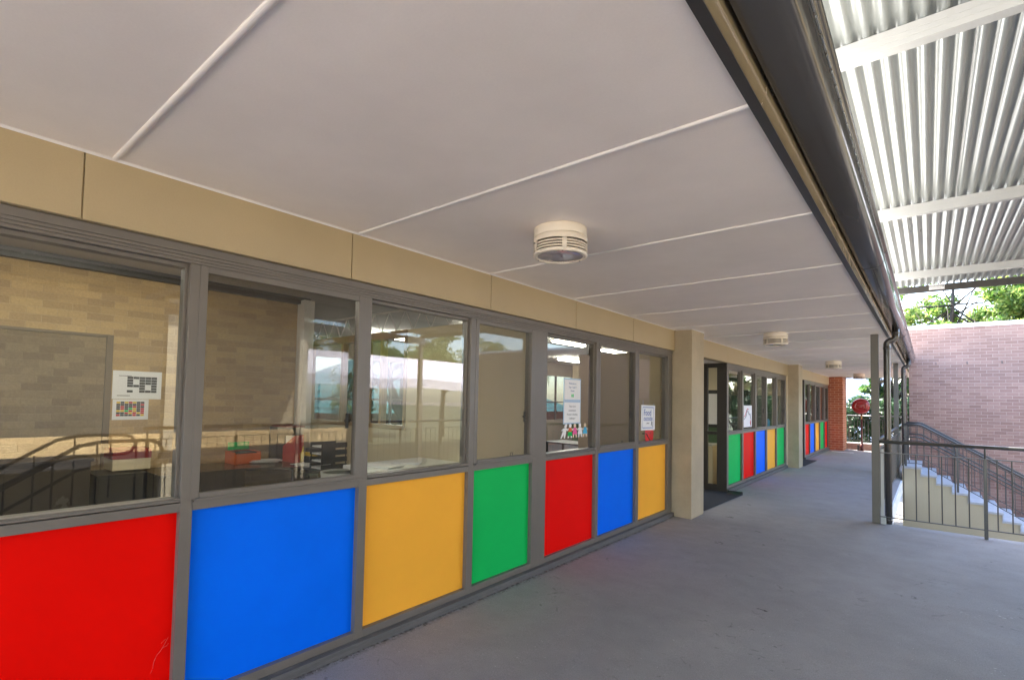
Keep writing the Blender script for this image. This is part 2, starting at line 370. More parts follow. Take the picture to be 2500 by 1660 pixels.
for bi, b in enumerate(bays):
    y0, y1 = b['y0'], b['y1']
    fr = MB()
    for a, c in b['posts']: fr.box(XF, a, .0625, -.135, c, 2.30)
    # head with track grooves
    for z0, z1, dx in ((2.3505, 2.392, 0), (2.3335, 2.3495, -.001), (2.317, 2.3325, -.002), (2.3005, 2.316, 0)):
        fr.box(XF+dx, y0, z0, -.135, y1, z1)
    fr.box(XF-.007, y0, 2.302, -.13, y1, 2.39)
    f = fr.build('window_frame', 'frame', B, bevel=.0025)
    ra = MB(); si = MB(); bo = MB()
    for i in range(len(b['posts'])-1):
        a, c = b['posts'][i][1], b['posts'][i+1][0]
        ra.box(XF-.002, a, 1.047, -.133, c, 1.092)
        bo.box(XF-.002, a, .062, -.133, c, .112)
        # panel
        p = MB(); p.box(XG, a, .112, XG-.018, c, 1.047)
        po = p.build('infill_panel', b['cols'][i], B); plabel(po, colname[b['cols'][i]])
        if i in b['slide']:
            s = MB(); zz0, zz1 = 1.098, 2.2995
            s.box(XF+.004, a-.012, zz0, XF-.032, a+.026, zz1); s.box(XF+.004, c-.04, zz0, XF-.032, c+.012, zz1)
            s.box(XF+.002, a+.026, zz1-.034, XF-.030, c-.04, zz1); s.box(XF+.010, a+.026, zz0, XF-.030, c-.04, zz0+.034)
            s.box(XF+.020, a+.0, zz0-.004, XF+.011, c+.03, zz0+.010)
            so = s.build('sliding_sash', 'frame', B, bevel=.002)
            q = MB(); q.add([(XF-.012, a+.022, zz0+.03), (XF-.012, c-.036, zz0+.03), (XF-.012, c-.036, zz1-.03), (XF-.012, a+.022, zz1-.03)], [(0, 1, 2, 3)])
            q.build('insect_screen', 'screen', so)
            q = MB(); q.box(XG-.012, a, 1.10, XG-.018, c, 2.30); q.build('pane', 'glass', so)
            h = MB(); h.box(XF-.034, c-.085, 1.43, XF-.05, c-.068, 1.53); h.box(XF-.05, c-.085, 1.47, XF-.062, c-.05, 1.49); h.build('handle', 'black', so, bevel=.003)
            h = MB(); y_ = a+.62*(c-a); h.tube([(XF-.02, y_, 1.135), (XF-.02, y_, 1.16), (XF-.02, y_+.03, 1.16), (XF-.02, y_+.03, 1.135)], .003, 6); h.build('latch', 'black', so)
        else:
            s = MB(); s.box(XF-.004, a, 1.1005, -.125, c, 1.117); s.box(XF-.03, a, 2.278, -.12, c, 2.2998)
            s.box(XF+.006, a+.0, 1.098, XF-.0045, c, 1.109)
            s.box(XF-.03, a, 1.117, -.12, a+.016, 2.278); s.box(XF-.03, c-.016, 1.117, -.12, c, 2.278)
            so = s.build('window_sill', 'frame', B, bevel=.002)
            q = MB(); q.box(XG-.003, a+.016, 1.117, XG-.009, c-.016, 2.278); q.build('pane', 'glass', so)
    ra.build('transom', 'frame', B, bevel=.0025); bo.build('bottom_rail', 'frame', B, bevel=.0025)
    sk = MB(); sk.box(.006, y0, .004, -.10, y1, .058); sk.box(-.014, y0, .0585, -.10, y1, .0615)
    sk.build('skirting', 'skirt', B, bevel=.003)
    ib = MB(); ib.box(-.16, y0, 0, -.139, y1, 1.09); ib.build('inner_lining', 'cream_int', B)
# bulkhead boards above the windows, with open joints
for (a, c, js) in ((-3.3, 7.25, (-2.2, -.85, .50, 1.85, 3.20, 4.55, 5.9)), (7.77, 15.01, (9.80, 11.15, 12.5, 13.85)), (15.52, 22.2, (17.4, 18.75, 20.1, 21.45))):
    bk = MB(); prev = a
    for j in list(js)+[c]:
        e = j if j == c else j-.003
        bk.box(0, prev, 2.395, -.012, e, SO-.001); prev = j+.003
    bk.box(-.0125, a, 2.3955, -.15, c, 3.05)
    bk.build('bulkhead', 'beige', B, bevel=.0015)
# rendered columns and wall pieces
for a, c in ((7.255, 7.765), (15.015, 15.515)):
    k = MB(); k.box(.25, a, -.01, -.155, c, SO-.002); k.build('column', 'render', B, bevel=.008)
k = MB(); k.box(-.012, 14.935, 0, -.15, 15.01, 2.394); k.build('wall_infill', 'cream_int', B)
k = MB(); k.box(-.2, 7.2, 0, -1.6, 7.25, 2.394); k.build('wall_return', 'cream_int', B)
# alcove ceilings and the glazed returns
for a, c in ((7.77, 9.85), (15.52, 17.47)):
    k = MB(); k.box(-.1505, a, 2.397, -1.6, c, 2.44); k.build('alcove_ceiling', 'soffit', B)
    k = MB(); k.box(-1.6, a, 0, -1.64, c, .05); k.box(-1.6, a, 2.3, -1.64, c, 2.396)
    for yy in (a, (a+c)/2-.05, c-.1): k.box(-1.6, yy, .05, -1.64, yy+.1, 2.3)
    k.box(-1.602, a+.1, 1.0, -1.638, c-.1, 1.08)
    d = k.build('entrance_doors', 'frame_dark', B)
    q = MB(); q.box(-1.617, a+.1, .05, -1.623, c-.1, 2.3); q.build('pane', 'glass', d)
    yy = c
    k = MB()
    k.box(-.032, yy-.002, 0.0, -.21, yy+.06, 2.392); k.box(-.385, yy-.001, 0, -.46, yy+.06, 2.392)
    k.box(-.21, yy, 2.31, -.385, yy+.058, 2.39); k.box(-.21, yy, 0, -.385, yy+.058, .125); k.box(-.21, yy, 1.05, -.385, yy+.058, 1.11)
    k.box(-1.0, yy, 0, -1.6, yy+.058, .1); k.box(-1.5, yy, .1, -1.6, yy+.058, 2.392); k.box(-.46, yy, 2.31, -1.5, yy+.058, 2.39)
    d = k.build('entrance_sidelight', 'frame_dark', B, bevel=.002)
    q = MB(); q.box(-.21, yy+.03, .125, -.385, yy+.036, 1.05); q.box(-.21, yy+.03, 1.11, -.385, yy+.036, 2.31); q.box(-.46, yy+.03, .1, -1.5, yy+.036, 2.31); q.build('pane', 'glass_plain', d)
# soffit, cover strips, bead
s = MB(); s.box(.001, -3.4, SO, 2.388, 22.2, SO+.012); s.box(.6, 22.2, SO, 2.388, 23.4, SO+.012)
so = s.build('soffit', 'soffit', B)
k = MB(); y = .605-1.2865*6
ys = []
while y < 23.2:
    ys += [y] if y > -3.3 else []; y += 1.2865
for y in ys:
    k = MB(); k.prism([(y+.0125*math.cos(a_), SO-.0005-.0095*math.sin(a_)) for a_ in [PI*i_/8 for i_ in range(9)]], 'x', .012, 2.386)
    k.build('cover_strip', 'white_trim', so, bevel=.001)
k = MB()
for a, c in ((-3.3, 7.254), (7.766, 15.014), (15.516, 22.2)):
    k.prism([(.0005, SO-.0005), (.011, SO-.0005), (.0005, SO-.010)], 'y', a, c)
for a, c in ((7.255, 7.765), (15.015, 15.515)):
    k.prism([(.2505, SO-.0005), (.262, SO-.0005), (.2505, SO-.012)], 'y', a-.012, c+.012)
    k.prism([(a-.0005, SO-.0005), (a-.012, SO-.0005), (a-.0005, SO-.012)], 'x', .014, .262)
k.build('edge_bead', 'white_trim', so)
# fascia, gutter
k = MB(); k.box(2.3885, -3.4, SO-.016, 2.424, 16.80, SO+.006); k.build('fascia_channel', 'frame_dark', B)
k = MB()
k.prism([(2.4245, SO-.012), (2.4245, SO+.05), (2.4285, SO+.053), (2.4245, SO+.057), (2.4245, SO+.28), (2.40, SO+.28), (2.40, SO+.0065), (2.4242, SO+.0065), (2.4242, SO-.012)], 'y', -3.4, 16.78)
k.build('fascia', 'fascia', B)
prof_o = [(2.432, 2.93), (2.432, 2.80), (2.440, 2.784), (2.46, 2.778), (2.53, 2.778), (2.562, 2.784), (2.582, 2.80), (2.594, 2.825), (2.600, 2.86), (2.603, 2.895), (2.612, 2.900), (2.620, 2.908), (2.620, 2.922), (2.610, 2.928), (2.600, 2.922)]
prof_i = [(2.596, 2.90), (2.594, 2.862), (2.588, 2.83), (2.577, 2.806), (2.558, 2.79), (2.53, 2.784), (2.46, 2.784), (2.44, 2.80), (2.438, 2.93)]
k = MB(); k.prism(prof_o+prof_i, 'y', -3.4, 16.86, smooth=True)
for (ya, yb) in ((16.86, 16.863),): k.prism(prof_o+[(2.597, 2.92), (2.44, 2.93)], 'y', ya, yb)
gu = k.build('gutter', 'gutter', B)
k = MB()
for yj in (5.10, 10.6, 13.75):
    pr = [(x+(.0025 if x > 2.5 else 0), z-.0025) for x, z in prof_o[2:12]]
    k = MB(); k.prism(pr+[(x-.001, z+.003) for x, z in pr[::-1]], 'y', yj, yj+.012); k.build('joint_strap', 'black', gu)
k = MB(); y = .2
while y < 5.0:
    k.box(2.6012, y, 2.868, 2.6055, y+.085, 2.876); y += .115
k.build('overflow_slot', 'steel', gu)
# roof
k = MB(); k.prism([(2.52, 2.96), (-4.5, 4.75), (-11.5, 2.96), (-11.5, 2.92), (-4.5, 4.70), (2.44, 2.92)], 'y', -3.45, 16.9); k.box(-9, 16.9, 3.06, 2.4, 23.5, 3.12)
k.build('roof', 'roof', B)
k = MB(); k.box(2.36, 16.9, SO+.013, 2.44, 23.5, 2.93); k.box(-.6, 23.41, SO, 2.44, 23.5, 2.95); k.build('end_fascia', 'fascia', B)
# verandah posts
for y in (9.16, 15.45, 21.74):
    k = MB(); k.box(2.21, y, -.058, 2.305, y+.095, SO-.001); k.build('verandah_post', 'post', B, bevel=.004)
    k = MB(); k.box(2.306, y+.03, 1.98, 2.36, y+.065, 2.03); k.build('bracket', 'post', B)
# downpipes
for y, zt in ((9.27, 2.779), (15.56, 2.779)):
    k = MB()
    pts = [(2.505, y, zt+.004), (2.505, y, 2.66)]
    pts += [(2.505-.05*(1-math.cos(a)), y, 2.66-.05*math.sin(a)) for a in (R(25), R(50), R(75))]
    pts += [(2.452-.052*math.sin(a), y, 2.608-.052*(1-math.cos(a))-.004) for a in (R(15), R(40), R(65), R(90))]
    x_ = 2.4
    pts += [(x_, y, 2.52), (x_, y, 1.2), (x_, y, -.058 if y < 10 else -2.7)]
    k.tube(pts, .044, 20)
    d = k.build('downpipe', 'gutter', B)
    for z in (2.72, 2.5, .0):
        xx = 2.505 if z > 2.6 else x_
        if z < 1 and y > 10: continue
        k = MB(); k.tube([(xx, y, z-.02), (xx, y, z+.02)], .047, 20); k.build('pipe_collar', 'gutter', d)
k = MB(); k.box(2.3155, 9.18, -.058, 2.352, 9.20, 1.02); k.box(2.3155, 9.17, -.058, 2.372, 9.235, .05); k.build('steel_cover_plate', 'galv', B)
# orange brick pier, low wall under the end railing
k = MB(); k.box(-.16, 22.2, -.02, .43, 23.2, SO-.003); k.build('brick_pier', 'orangebrick', B)
k = MB(); k.box(-.16, 23.2, 0, .2, 23.45, SO-.002); k.build('end_wall', 'orangebrick', B)
# lower storey under the walkway
k = MB(); k.box(1.2, 9.0, -2.75, 1.4, 23.3, -.331); k.box(1.4, -4.4, -2.75, 5.5, 8.4, -.332); k.build('lower_storey', 'cream_wall', B)

# ------------- interior shell: room with the brick back wall, glazed partition, long classroom
k = MB(); k.box(-4.32, -3.2, 0, -4.2, 3.9, 3.15); k.build('back_wall', 'creambrick', B)
k = MB(); k.box(-4.199, -3.19, 2.95, -4.10, 3.84, 3.045); k.build('cornice', 'frame_dark', B)
k = MB(); k.box(-4.19, 3.69, 0, -4.0, 3.845, 3.0); k.build('pilaster', 'white_trim', B)
k = MB(); k.box(-.139, -3.3, 0, -11.4, -3.21, 2.95); k.build('side_wall', 'cream_int', B)
k = MB(); k.box(-.165, 3.9, 0, -1.95, 3.96, 2.45); k.box(-1.9505, 3.9, 0, -4.199, 3.96, 1.25); pw = k.build('partition_wall', 'cream_int', B)
k = MB(); k.box(-1.951, 3.885, 1.2505, -4.1985, 3.975, 1.30); k.box(-1.951, 3.885, 2.36, -4.1985, 3.975, 2.45)
for x in (-1.955, -2.42, -2.74, -3.30, -4.14): k.box(x, 3.887, 1.3005, x-.045, 3.973, 2.3595)
gl = k.build('internal_window_frame', mat('tan_timber', (.36, .24, .12, 1), .4, var=.1), B, bevel=.002)
q = MB(); q.box(-2.0, 3.927, 1.3, -4.14, 3.932, 2.36); q.build('pane', 'glass_plain', gl)
# roof truss above the partition
k = MB(); k.tube([(-.2, 4.3, 2.52), (-8, 4.3, 2.52)], .012, 6); k.tube([(-.2, 4.3, 2.80), (-8, 4.3, 2.80)], .014, 6)
x = -.3; up = True
while x > -7.8:
    k.tube([(x, 4.3, 2.52 if up else 2.80), (x-.17, 4.3, 2.80 if up else 2.52)], .008, 6); x -= .17; up = not up
k.build('roof_truss', 'white_trim', B)
k = MB(); k.box(-.151, -3.2, 3.05, -4.3, 3.9, 3.12); k.box(-.151, 3.9, 3.055, -8.2, 23, 3.12); k.build('interior_ceiling', 'ceiling', B)
k = MB(); k.box(-.165, -3.2, -.06, -4.2, 3.9, -.005); k.box(-.165, 3.9, -.06, -8.1, 7.2, -.005); k.box(-1.65, 7.2, -.06, -8.1, 17.3, -.005); k.box(-.165, 9.92, -.06, -1.65, 15.0, -.005); k.box(-.165, 17.55, -.06, -8.1, 23, -.005)
k.build('interior_floor', 'carpet', B)
k = MB(); k.box(-.17, 17.2, 0, -8.1, 17.3, 1.9); k.build('green_feature_wall', 'dgreen', B)
k = MB(); k.box(-.17, 17.2, 1.9005, -8.1, 17.3, 3.05); k.box(-.17, 22.6, 0, -8.1, 22.7, 3.05); k.build('upper_end_wall', 'cream_int', B)
# rear glazed wall of the classroom
k = MB(); k.box(-8.1, 3.9, 0, -8.2, 23, .9); k.box(-8.1, 3.9, 2.55, -8.2, 23, 3.05); k.box(-4.33, 3.8, 0, -8.2, 3.895, 3.05)
k.build('rear_wall', mat('pinboard_wall', (.16, .14, .11, 1), .8), B)
k = MB(); y = 3.96
while y < 23:
    k.box(-8.12, y, .9005, -8.18, y+.06, 2.5495); y += 1.1
k.box(-8.121, 3.96, 1.55, -8.179, 23, 1.59)
rg = k.build('rear_window_frame', 'frame_dark', B)
q = MB(); q.box(-8.148, 3.96, .9, -8.152, 23, 2.55); q.build('pane', 'glass_tint', rg)

# ------------------------------------------------------------------ ceiling lights under the soffit
def lamp():
    t = thing('ceiling_light', '', 'ceiling light', (0, 0, 0), 'round cream ceiling lights under the soffit')
    k = MB(); k.lathe([(.0, 0), (.162, 0), (.165, -.003), (.165, -.052), (.163, -.056)], n=48); k.build('base', 'lampbody', t)
    k = MB(); k.lathe([(.163, -.058), (.167, -.060), (.167, -.094)], n=48)
    # louvred band: four rings and upright webs
    for i in range(4):
        z = -.105-.0165*i
        k.lathe([(.150, z), (.167, z), (.167, z-.0065), (.150, z-.0065), (.150, z)], n=48)
    for i in range(5):
        a = 2*PI*i/5+.35
        k.lathe([(.152, -.094), (.1672, -.094), (.1672, -.163), (.152, -.163)], n=3, a0=a, a1=a+.16)
    k.lathe([(.167, -.160), (.167, -.170), (.160, -.174), (.142, -.174), (.142, -.168)], n=48)
    k.build('louvre_ring', 'lampbody', t)
    k = MB(); k.lathe([(.148, -.094), (.148, -.166)], n=32); k.build('liner', 'lampdark', t)
    k = MB(); k.lathe([(.1415, -.168), (.135, -.171), (.08, -.176), (0.0001, -.178)], n=40); k.build('lens', 'lamplens', t)
    k = MB()
    for i in range(3):
        a = 2*PI*i/3+3.3; c = (.151*math.cos(a), .151*math.sin(a), -.1742); k.lathe([(.0001, -.002), (.005, -.002), (.005, 0)], c, n=8)
    k.build('screw', 'black', t)
    return t
l0 = lamp(); l0.location = (1.105, 2.60, SO-.001)
l0['label'] = 'largest and nearest round cream louvred light, just above the window with the paper dolls'
dup(l0, (1.105, 8.36, SO-.001), 'second nearest cream ceiling light, above the first entrance mat')
dup(l0, (1.105, 14.35, SO-.001), 'third cream ceiling light, near the second beige column')
dup(l0, (1.105, 20.25, SO-.001), 'smallest and farthest cream ceiling light, just in front of the red hose reel')

# ------------------------------------------------------------------ corrugated canopy
CZ = 3.5
CA = thing('corrugated_canopy', 'white corrugated steel canopy roof on pale purlins over the landing', 'canopy', (4.4, 2, 0))
def cp(o): o.parent = CA; o.matrix_parent_inverse = Matrix.Translation((-4.4, -2, 0)); return o
k = MB(); pitch = .0765; n = 8; xs = []; x = 2.30
vs = []; amp = .0125
cols_ = int((8.6-2.3)/(pitch/n))
ysg = [-3.2, -1.5, 0, 3, 6, 9.97]
for j, yy in enumerate(ysg):
    for i in range(cols_+1):
        ph = (i % n)/n*2*PI; c = math.cos(ph)
        vs.append((2.30+i*pitch/n, yy, CZ+.012+amp*(c/(abs(c)+.25))*1.25))
fs = [(j*(cols_+1)+i, j*(cols_+1)+i+1, (j+1)*(cols_+1)+i+1, (j+1)*(cols_+1)+i) for j in range(len(ysg)-1) for i in range(cols_)]
k.add(vs, fs, 0, True)
sh = cp(k.build('roof_sheet', 'zinc'))
k = MB(); k.box(3.068, -3.2, CZ+.0005, 3.074, 9.97, CZ+.0035); cp(k.build('sheet_lap', 'galv'))
for y in (-2.6, .2, 3.05, 5.88, 8.83):
    k = MB(); k.box(2.28, y, CZ-.098, 8.62, y+.004, CZ-.0015); k.box(2.28, y+.004, CZ-.098, 8.62, y+.066, CZ-.094); k.box(2.28, y+.062, CZ-.094, 8.62, y+.066, CZ-.07)
    k.box(2.28, y-.0015, CZ-.070, 8.62, y, CZ-.062); k.box(2.28, y-.0015, CZ-.040, 8.62, y, CZ-.034); k.box(2.28, y+.004, CZ-.006, 8.62, y+.06, CZ-.0015)
    cp(k.build('purlin', 'galv', bevel=.002))
k = MB(); k.box(2.25, 9.972, CZ-.1, 8.7, 10.03, CZ+.0015); cp(k.build('end_beam', 'darkbeam', bevel=.003))
k = MB(); k.box(8.5, -3.2, CZ-.3, 8.6, 9.97, CZ-.1); cp(k.build('edge_beam', 'galv'))
for y in (-3.1, 9.8):
    k = MB(); k.box(8.5, y, -2.75, 8.6, y+.1, CZ-.3); cp(k.build('canopy_post', 'post'))
W = thing('warning_sign', 'small white warning plate fixed to the dark end beam of the canopy', 'sign', (2.983, 9.968, 3.461))
k = MB(); k.box(-.091, -.004, -.040, .091, 0, .040); k.build('plate', 'white_paint', W)
text('WARNING', W, (-.008, -.0045, .012), .034, 'ink', 'y')
k = MB(); k.box(.066, -.0052, -.004, .082, -.0045, .026); k.box(-.06, -.0052, -.022, .05, -.0045, -.018, 0); k.build('small_print', 'ink_grey', W)

# ------------------------------------------------------------------ railings
def railing(name, label, p0, p1, zf, posts, hand=1.19, mid=1.034, low=.119, step=.1375, off=0., group=None, r=.024):
    """straight guard rail from p0 to p1 (x,y); heights above zf"""
    t = thing(name, label, 'railing', (p0[0], p0[1], zf), group)
    d = Vector((p1[0]-p0[0], p1[1]-p0[1], 0)); Ln = d.length; d.normalize()
    k = MB(); k.tube([(0, 0, hand), d*Ln+Vector((0, 0, hand))], r, 16); k.build('handrail', 'rail', t)
    nx = Vector((-d.y, d.x, 0))
    def bar(k, z, h=.012, wd=.03):
        a = Vector((0, 0, z)); b_ = d*Ln+a; q = nx*wd/2; u = Vector((0, 0, h/2))
        k.add([a-q-u, a+q-u, a+q+u, a-q+u, b_-q-u, b_+q-u, b_+q+u, b_-q+u], [(0, 3, 2, 1), (4, 5, 6, 7), (0, 1, 5, 4), (1, 2, 6, 5), (2, 3, 7, 6), (3, 0, 4, 7)])
    k = MB(); bar(k, mid); k.build('top_rail', 'rail', t)
    k = MB(); bar(k, low); k.build('bottom_rail', 'rail', t)
    s_ = off if off else step; 
    cnt = 0
    while s_ < Ln-.03 and cnt < 99:
        if all(abs(s_-q) > .05 for q in posts):
            k = MB(); c = d*s_; k.tube([c+Vector((0, 0, low)), c+Vector((0, 0, mid))], .0075, 8, caps=False); k.build('baluster', 'rail', t); cnt += 1
        s_ += step
    for q in posts:
        c = d*q; k = MB(); k.box(c.x-.019, c.y-.019, 0.0, c.x+.019, c.y+.019, mid); k.tube([c+Vector((0, 0, mid)), c+Vector((0, 0, hand))], .011, 8); k.build('post', 'rail', t, bevel=.003)
    return t
railing('landing_railing', 'dark grey balustrade with round handrail across the end of the landing', (2.306, 9.12), (5.6, 9.12), FZ, [1.124, 2.224, 3.27], off=.138)
railing('side_railing', 'dark grey balustrade along the open side of the landing beyond the canopy edge', (5.6, 9.05), (5.6, 2.3), FZ, [0, 1.1, 2.2, 3.3, 4.4, 5.5, 6.7])
railing('walkway_railing', 'grey balustrade along the walkway edge between the verandah posts', (2.262, 9.40), (2.262, 23.1), -.058, [3.1, 6.2, 9.3, 12.4])

# ------------------------------------------------------------------ concrete stairs with railings
ST = thing('concrete_stairs', 'concrete stairs with pale treads and cream side wall descending beside the brick wall', 'stairs', (2.72, 15, -2.75))
def sp_(o): o.parent = ST; o.matrix_parent_inverse = Matrix.Translation((-2.72, -15, 2.75)); return o
run, rise, lz = .268, .165, .262
nst = 18
pts = [(2.376, -2.7)]; pts += [(2.376, lz-.045), (2.716, lz-.045)]
for i in range(1, nst):
    x = 2.716+run*(i-1); z = lz-rise*i
    pts += [(x, z-.045), (x+run, z-.045)]
pts += [(2.716+run*(nst-1), -2.7)]
k = MB(); k.prism(pts, 'y', 15.02, 16.95); sp_(k.build('side_wall', 'cream_wall'))
k = MB(); k.box(2.376, 15.0, lz-.0449, 2.728, 16.94, lz)
for i in range(1, nst):
    x = 2.716+run*(i-1); z = lz-rise*i
    k.box(x-.010, 15.0, z-.0449, x+run+.012, 16.94, z); k.box(x-.0095, 15.0, z, x+.004, 16.94, z+rise-.0451)
sp_(k.build('tread', 'conc'))
def stair_rail(name, label, y, hi):
    t = thing(name, label, 'railing', (2.40, y, lz))
    x0 = 2.40; xk = 2.70; x1 = 2.716+run*(nst-1)-.2; sl = rise/run
    def line(z, r, nm, wob=0):
        k = MB(); k.tube([(0, 0, z), (xk-x0-.05, 0, z), (xk-x0+.02, 0, z-.008), (xk-x0+.1, 0, z-.055), (x1-x0, 0, z-(x1-xk)*sl)], r, 12); k.build(nm, 'rail', t)
    line(hi, .024, 'handrail'); line(hi-.29, .017, 'lower_handrail'); line(hi-.37, .012, 'middle_rail'); line(.075, .008, 'bottom_rail')
    k = MB(); k.tube([(.02, 0, hi-.04), (xk-x0, 0, hi-.045), (x1-x0, 0, hi-.045-(x1-xk)*sl)], .008, 8); k.build('top_rail', 'rail', t)
    s_ = .1
    while s_ < x1-x0:
        x = x0+s_; zz = 0 if x < xk else -(x-xk)*sl
        k = MB(); k.tube([(s_, 0, zz+.075), (s_, 0, zz+hi-.04)], .007, 6, caps=False); k.build('baluster', 'rail', t); s_ += .135
    for s_ in (.04, .95, 2.2, 3.5):
        x = x0+s_; i = max(0, math.floor((x-2.716)/run)+1) if x > 2.716 else 0
        zb = -rise*i; zz = 0 if x < xk else -(x-xk)*sl
        k = MB(); k.box(s_-.02, -.02, zb, s_+.02, .02, zz+hi-.02); k.build('post', 'rail', t)
    return t
stair_rail('stair_railing', 'dark stair balustrade nearer the camera on the open side of the concrete stairs', 15.10, .97)
stair_rail('stair_railing', 'dark stair balustrade against the pink brick wall at the back of the stairs', 16.86, .97)

# ------------------------------------------------------------------ pink brick wall beyond the stairs
BW = thing('brick_wall', 'tall pink brick wall with white capping behind the concrete stairs', 'wall', (2.473, 17, -2.75))
def bp_(o): o.parent = BW; o.matrix_parent_inverse = Matrix.Translation((-2.473, -17, 2.75)); return o
k = MB(); k.box(2.473, 17.0, -2.75, 13.0, 17.23, 3.66); bp_(k.build('brickwork', 'pinkbrick'))
k = MB(); k.box(2.46, 16.985, 3.6605, 13.01, 17.245, 3.76); bp_(k.build('capping', 'white_paint', bevel=.006))
for x in (3.026, 3.623, 4.252, 4.86):
    k = MB(); k.tube([(x, 17.001, 2.79), (x, 16.975, 2.79), (x, 16.972, 2.77), (x, 16.972, 2.73)], .008, 8); bp_(k.build('hook', 'rail'))

# ------------------------------------------------------------------ far end of the walkway: low wall, fence, hose reel
LW = thing('low_brick_wall', 'low brick wall with white capping at the far end of the walkway', 'wall', (.43, 23.3, 0))
k = MB(); k.box(0, 0, -.3, 2.0, .2, .21); k.build('brickwork', 'pinkbrick', LW)
k = MB(); k.box(-.005, -.012, .2105, 2.0, .212, .245); k.build('capping', 'white_paint', LW, bevel=.003)
railing('end_railing', 'dark balustrade standing on the low wall behind the red hose reel', (.44, 23.4), (2.4, 23.4), .245, [.05, 1.0, 1.9], hand=1.02, mid=.9, low=.09, step=.11)
HR = thing('fire_hose_reel', 'round dark red fire hose reel cover on a red stand pipe', 'hose reel', (.905, 23.0, -.0235))
cz = 1.655
k = MB(); k.lathe([(.0001, -.134), (.09, -.131), (.10, -.125), (.17, -.119), (.18, -.123), (.19, -.117), (.235, -.106), (.268, -.09), (.285, -.06), (.285, .05), (.27, .07), (.0001, .07)], (0, 0, cz), 'y', 40); k.build('reel_cover', 'reel', HR)
k = MB(); k.lathe([(.288, -.035), (.298, -.03), (.298, -.015), (.288, -.01)], (0, 0, cz), 'y', 40); k.build('rim', 'reelpost', HR)
k = MB(); k.tube([(.02, .03, 0), (.02, .03, 1.4), (0, .0, cz-.2)], .032, 14); k.build('stand_pipe', 'reelpost', HR)
k = MB(); k.box(-.06, -.03, 0, .09, .10, .012); k.tube([(.02, .03, .0), (.02, .03, .26)], .045, 14); k.build('foot', 'reelpost', HR)
k = MB(); k.box(-.12, 0, 0, -.06, .08, .21); k.tube([(-.06, .03, .12), (.0, .03, .12)], .015, 8); k.build('nozzle_box', 'darkbeam', HR)
k = MB(); k.tube([(.02, -.02, 1.26), (.02, -.05, 1.26), (.02, -.05, 1.18)], .016, 8); k.lathe([(.0001, -.012), (.03, -.012), (.03, .0), (.0001, 0)], (.02, -.055, 1.27), 'y', 12); k.build('valve', 'brass', HR)
k = MB(); k.tube([(-.2, -.02, cz-.22), (-.08, -.01, cz-.36), (.0, .0, cz-.42)], .012, 8); k.build('hose', 'black', HR)
text('FIRE HOSE', HR, (0, -.1345, cz+.03), .05, 'reel_text', 'y'); text('REEL', HR, (0, -.1345, cz-.03), .05, 'reel_text', 'y')
k = MB(); k.box(-.33, -.10, -.004, .33, .10, .006)
o = k.build('threshold_strip', 'white_paint', bevel=.002); o.location = (.48, 21.55, -.012); o.rotation_euler = (0, R(1.5), R(14)); tag(o, 'pale flat strip lying on the far walkway floor before the brick pier', 'floor strip')

def flat_blob(k, x, y, r, sx=1., sy=1., dz=.0012, n=11, rot=0.):
    pts = []
    for i in range(n):
        a_ = 2*PI*i/n; q = r*random.uniform(.5, 1.2); u, w_ = q*math.cos(a_)*sx, q*math.sin(a_)*sy
        px, py = x+u*math.cos(rot)-w_*math.sin(rot), y+u*math.sin(rot)+w_*math.cos(rot); pts.append((px, py, (max(FZ, -.026*px) if px > 0 else 0)+dz))
    k.add(pts, [tuple(range(n))])
k = MB()
for x, y, r_ in ((.61, 7.84, .05), (.47, 7.51, .022), (1.1, 7.28, .04), (.88, 6.35, .05), (.55, 9.02, .05), (1.79, 4.62, .035), (1.5, 5.4, .02), (.9, 7.9, .02)):
    for _ in range(6): flat_blob(k, x+random.gauss(0, r_*.8), y+random.gauss(0, r_*.5), r_*random.uniform(.12, .4), 1.8, .7, rot=random.uniform(-.3, .5))
tag(k.build('floor_stains', mat('dark_stain', (.07, .064, .06, 1), .8)), 'small dark scuffs on the walkway floor beside the first beige column', 'stain', kind='stuff')
k = MB()
for x, y, r_ in ((3.07, 5.72, .035), (3.13, 5.69, .03), (3.26, 5.97, .03), (3.31, 5.85, .04), (2.98, 4.64, .02), (3.18, 4.62, .025), (1.56, 6.56, .012), (.62, 10.15, .02), (3.13, 4.92, .015), (2.4, 7.72, .03), (1.88, 6.56, .012), (.75, 5.3, .01), (2.9, 8.3, .03), (3.1, 8.1, .03), (2.7, 8.5, .03)):
    for _ in range(5): flat_blob(k, x+random.gauss(0, r_*1.2), y+random.gauss(0, r_*1.2), r_*random.uniform(.06, .25), 1.5, .6, rot=random.uniform(-.6, .6))
for _ in range(60): flat_blob(k, random.uniform(.4, 5), random.uniform(1.5, 9), random.uniform(.002, .005))
tag(k.build('paint_specks', mat('pale_speck', (.55, .53, .5, 1), .7)), 'scattered pale specks and scuffs on the grey landing floor', 'specks', kind='stuff')
k = MB()
for _ in range(420):
    y = random.uniform(.5, 22); x = .012+abs(random.gauss(0, .022)); z = -.026*x
    if 7.2 < y < 9.95 or 14.95 < y < 17.5: continue
    q = random.uniform(.002, .008); a_ = random.uniform(0, PI); dx, dy = q*math.cos(a_), q*math.sin(a_)
    k.add([(x-dx, y-dy, z+.001), (x+dy*.5, y-dx*.5, z+.004), (x+dx, y+dy, z+.002), (x-dy*.5, y+dx*.5, z+.005)], [(0, 1, 2, 3)])
tag(k.build('leaf_litter', mat('dry_litter', (.11, .075, .045, 1), .9, var=.4, vscale=30)), 'fine line of brown litter along the foot of the window wall', 'litter', kind='stuff')
k = MB()
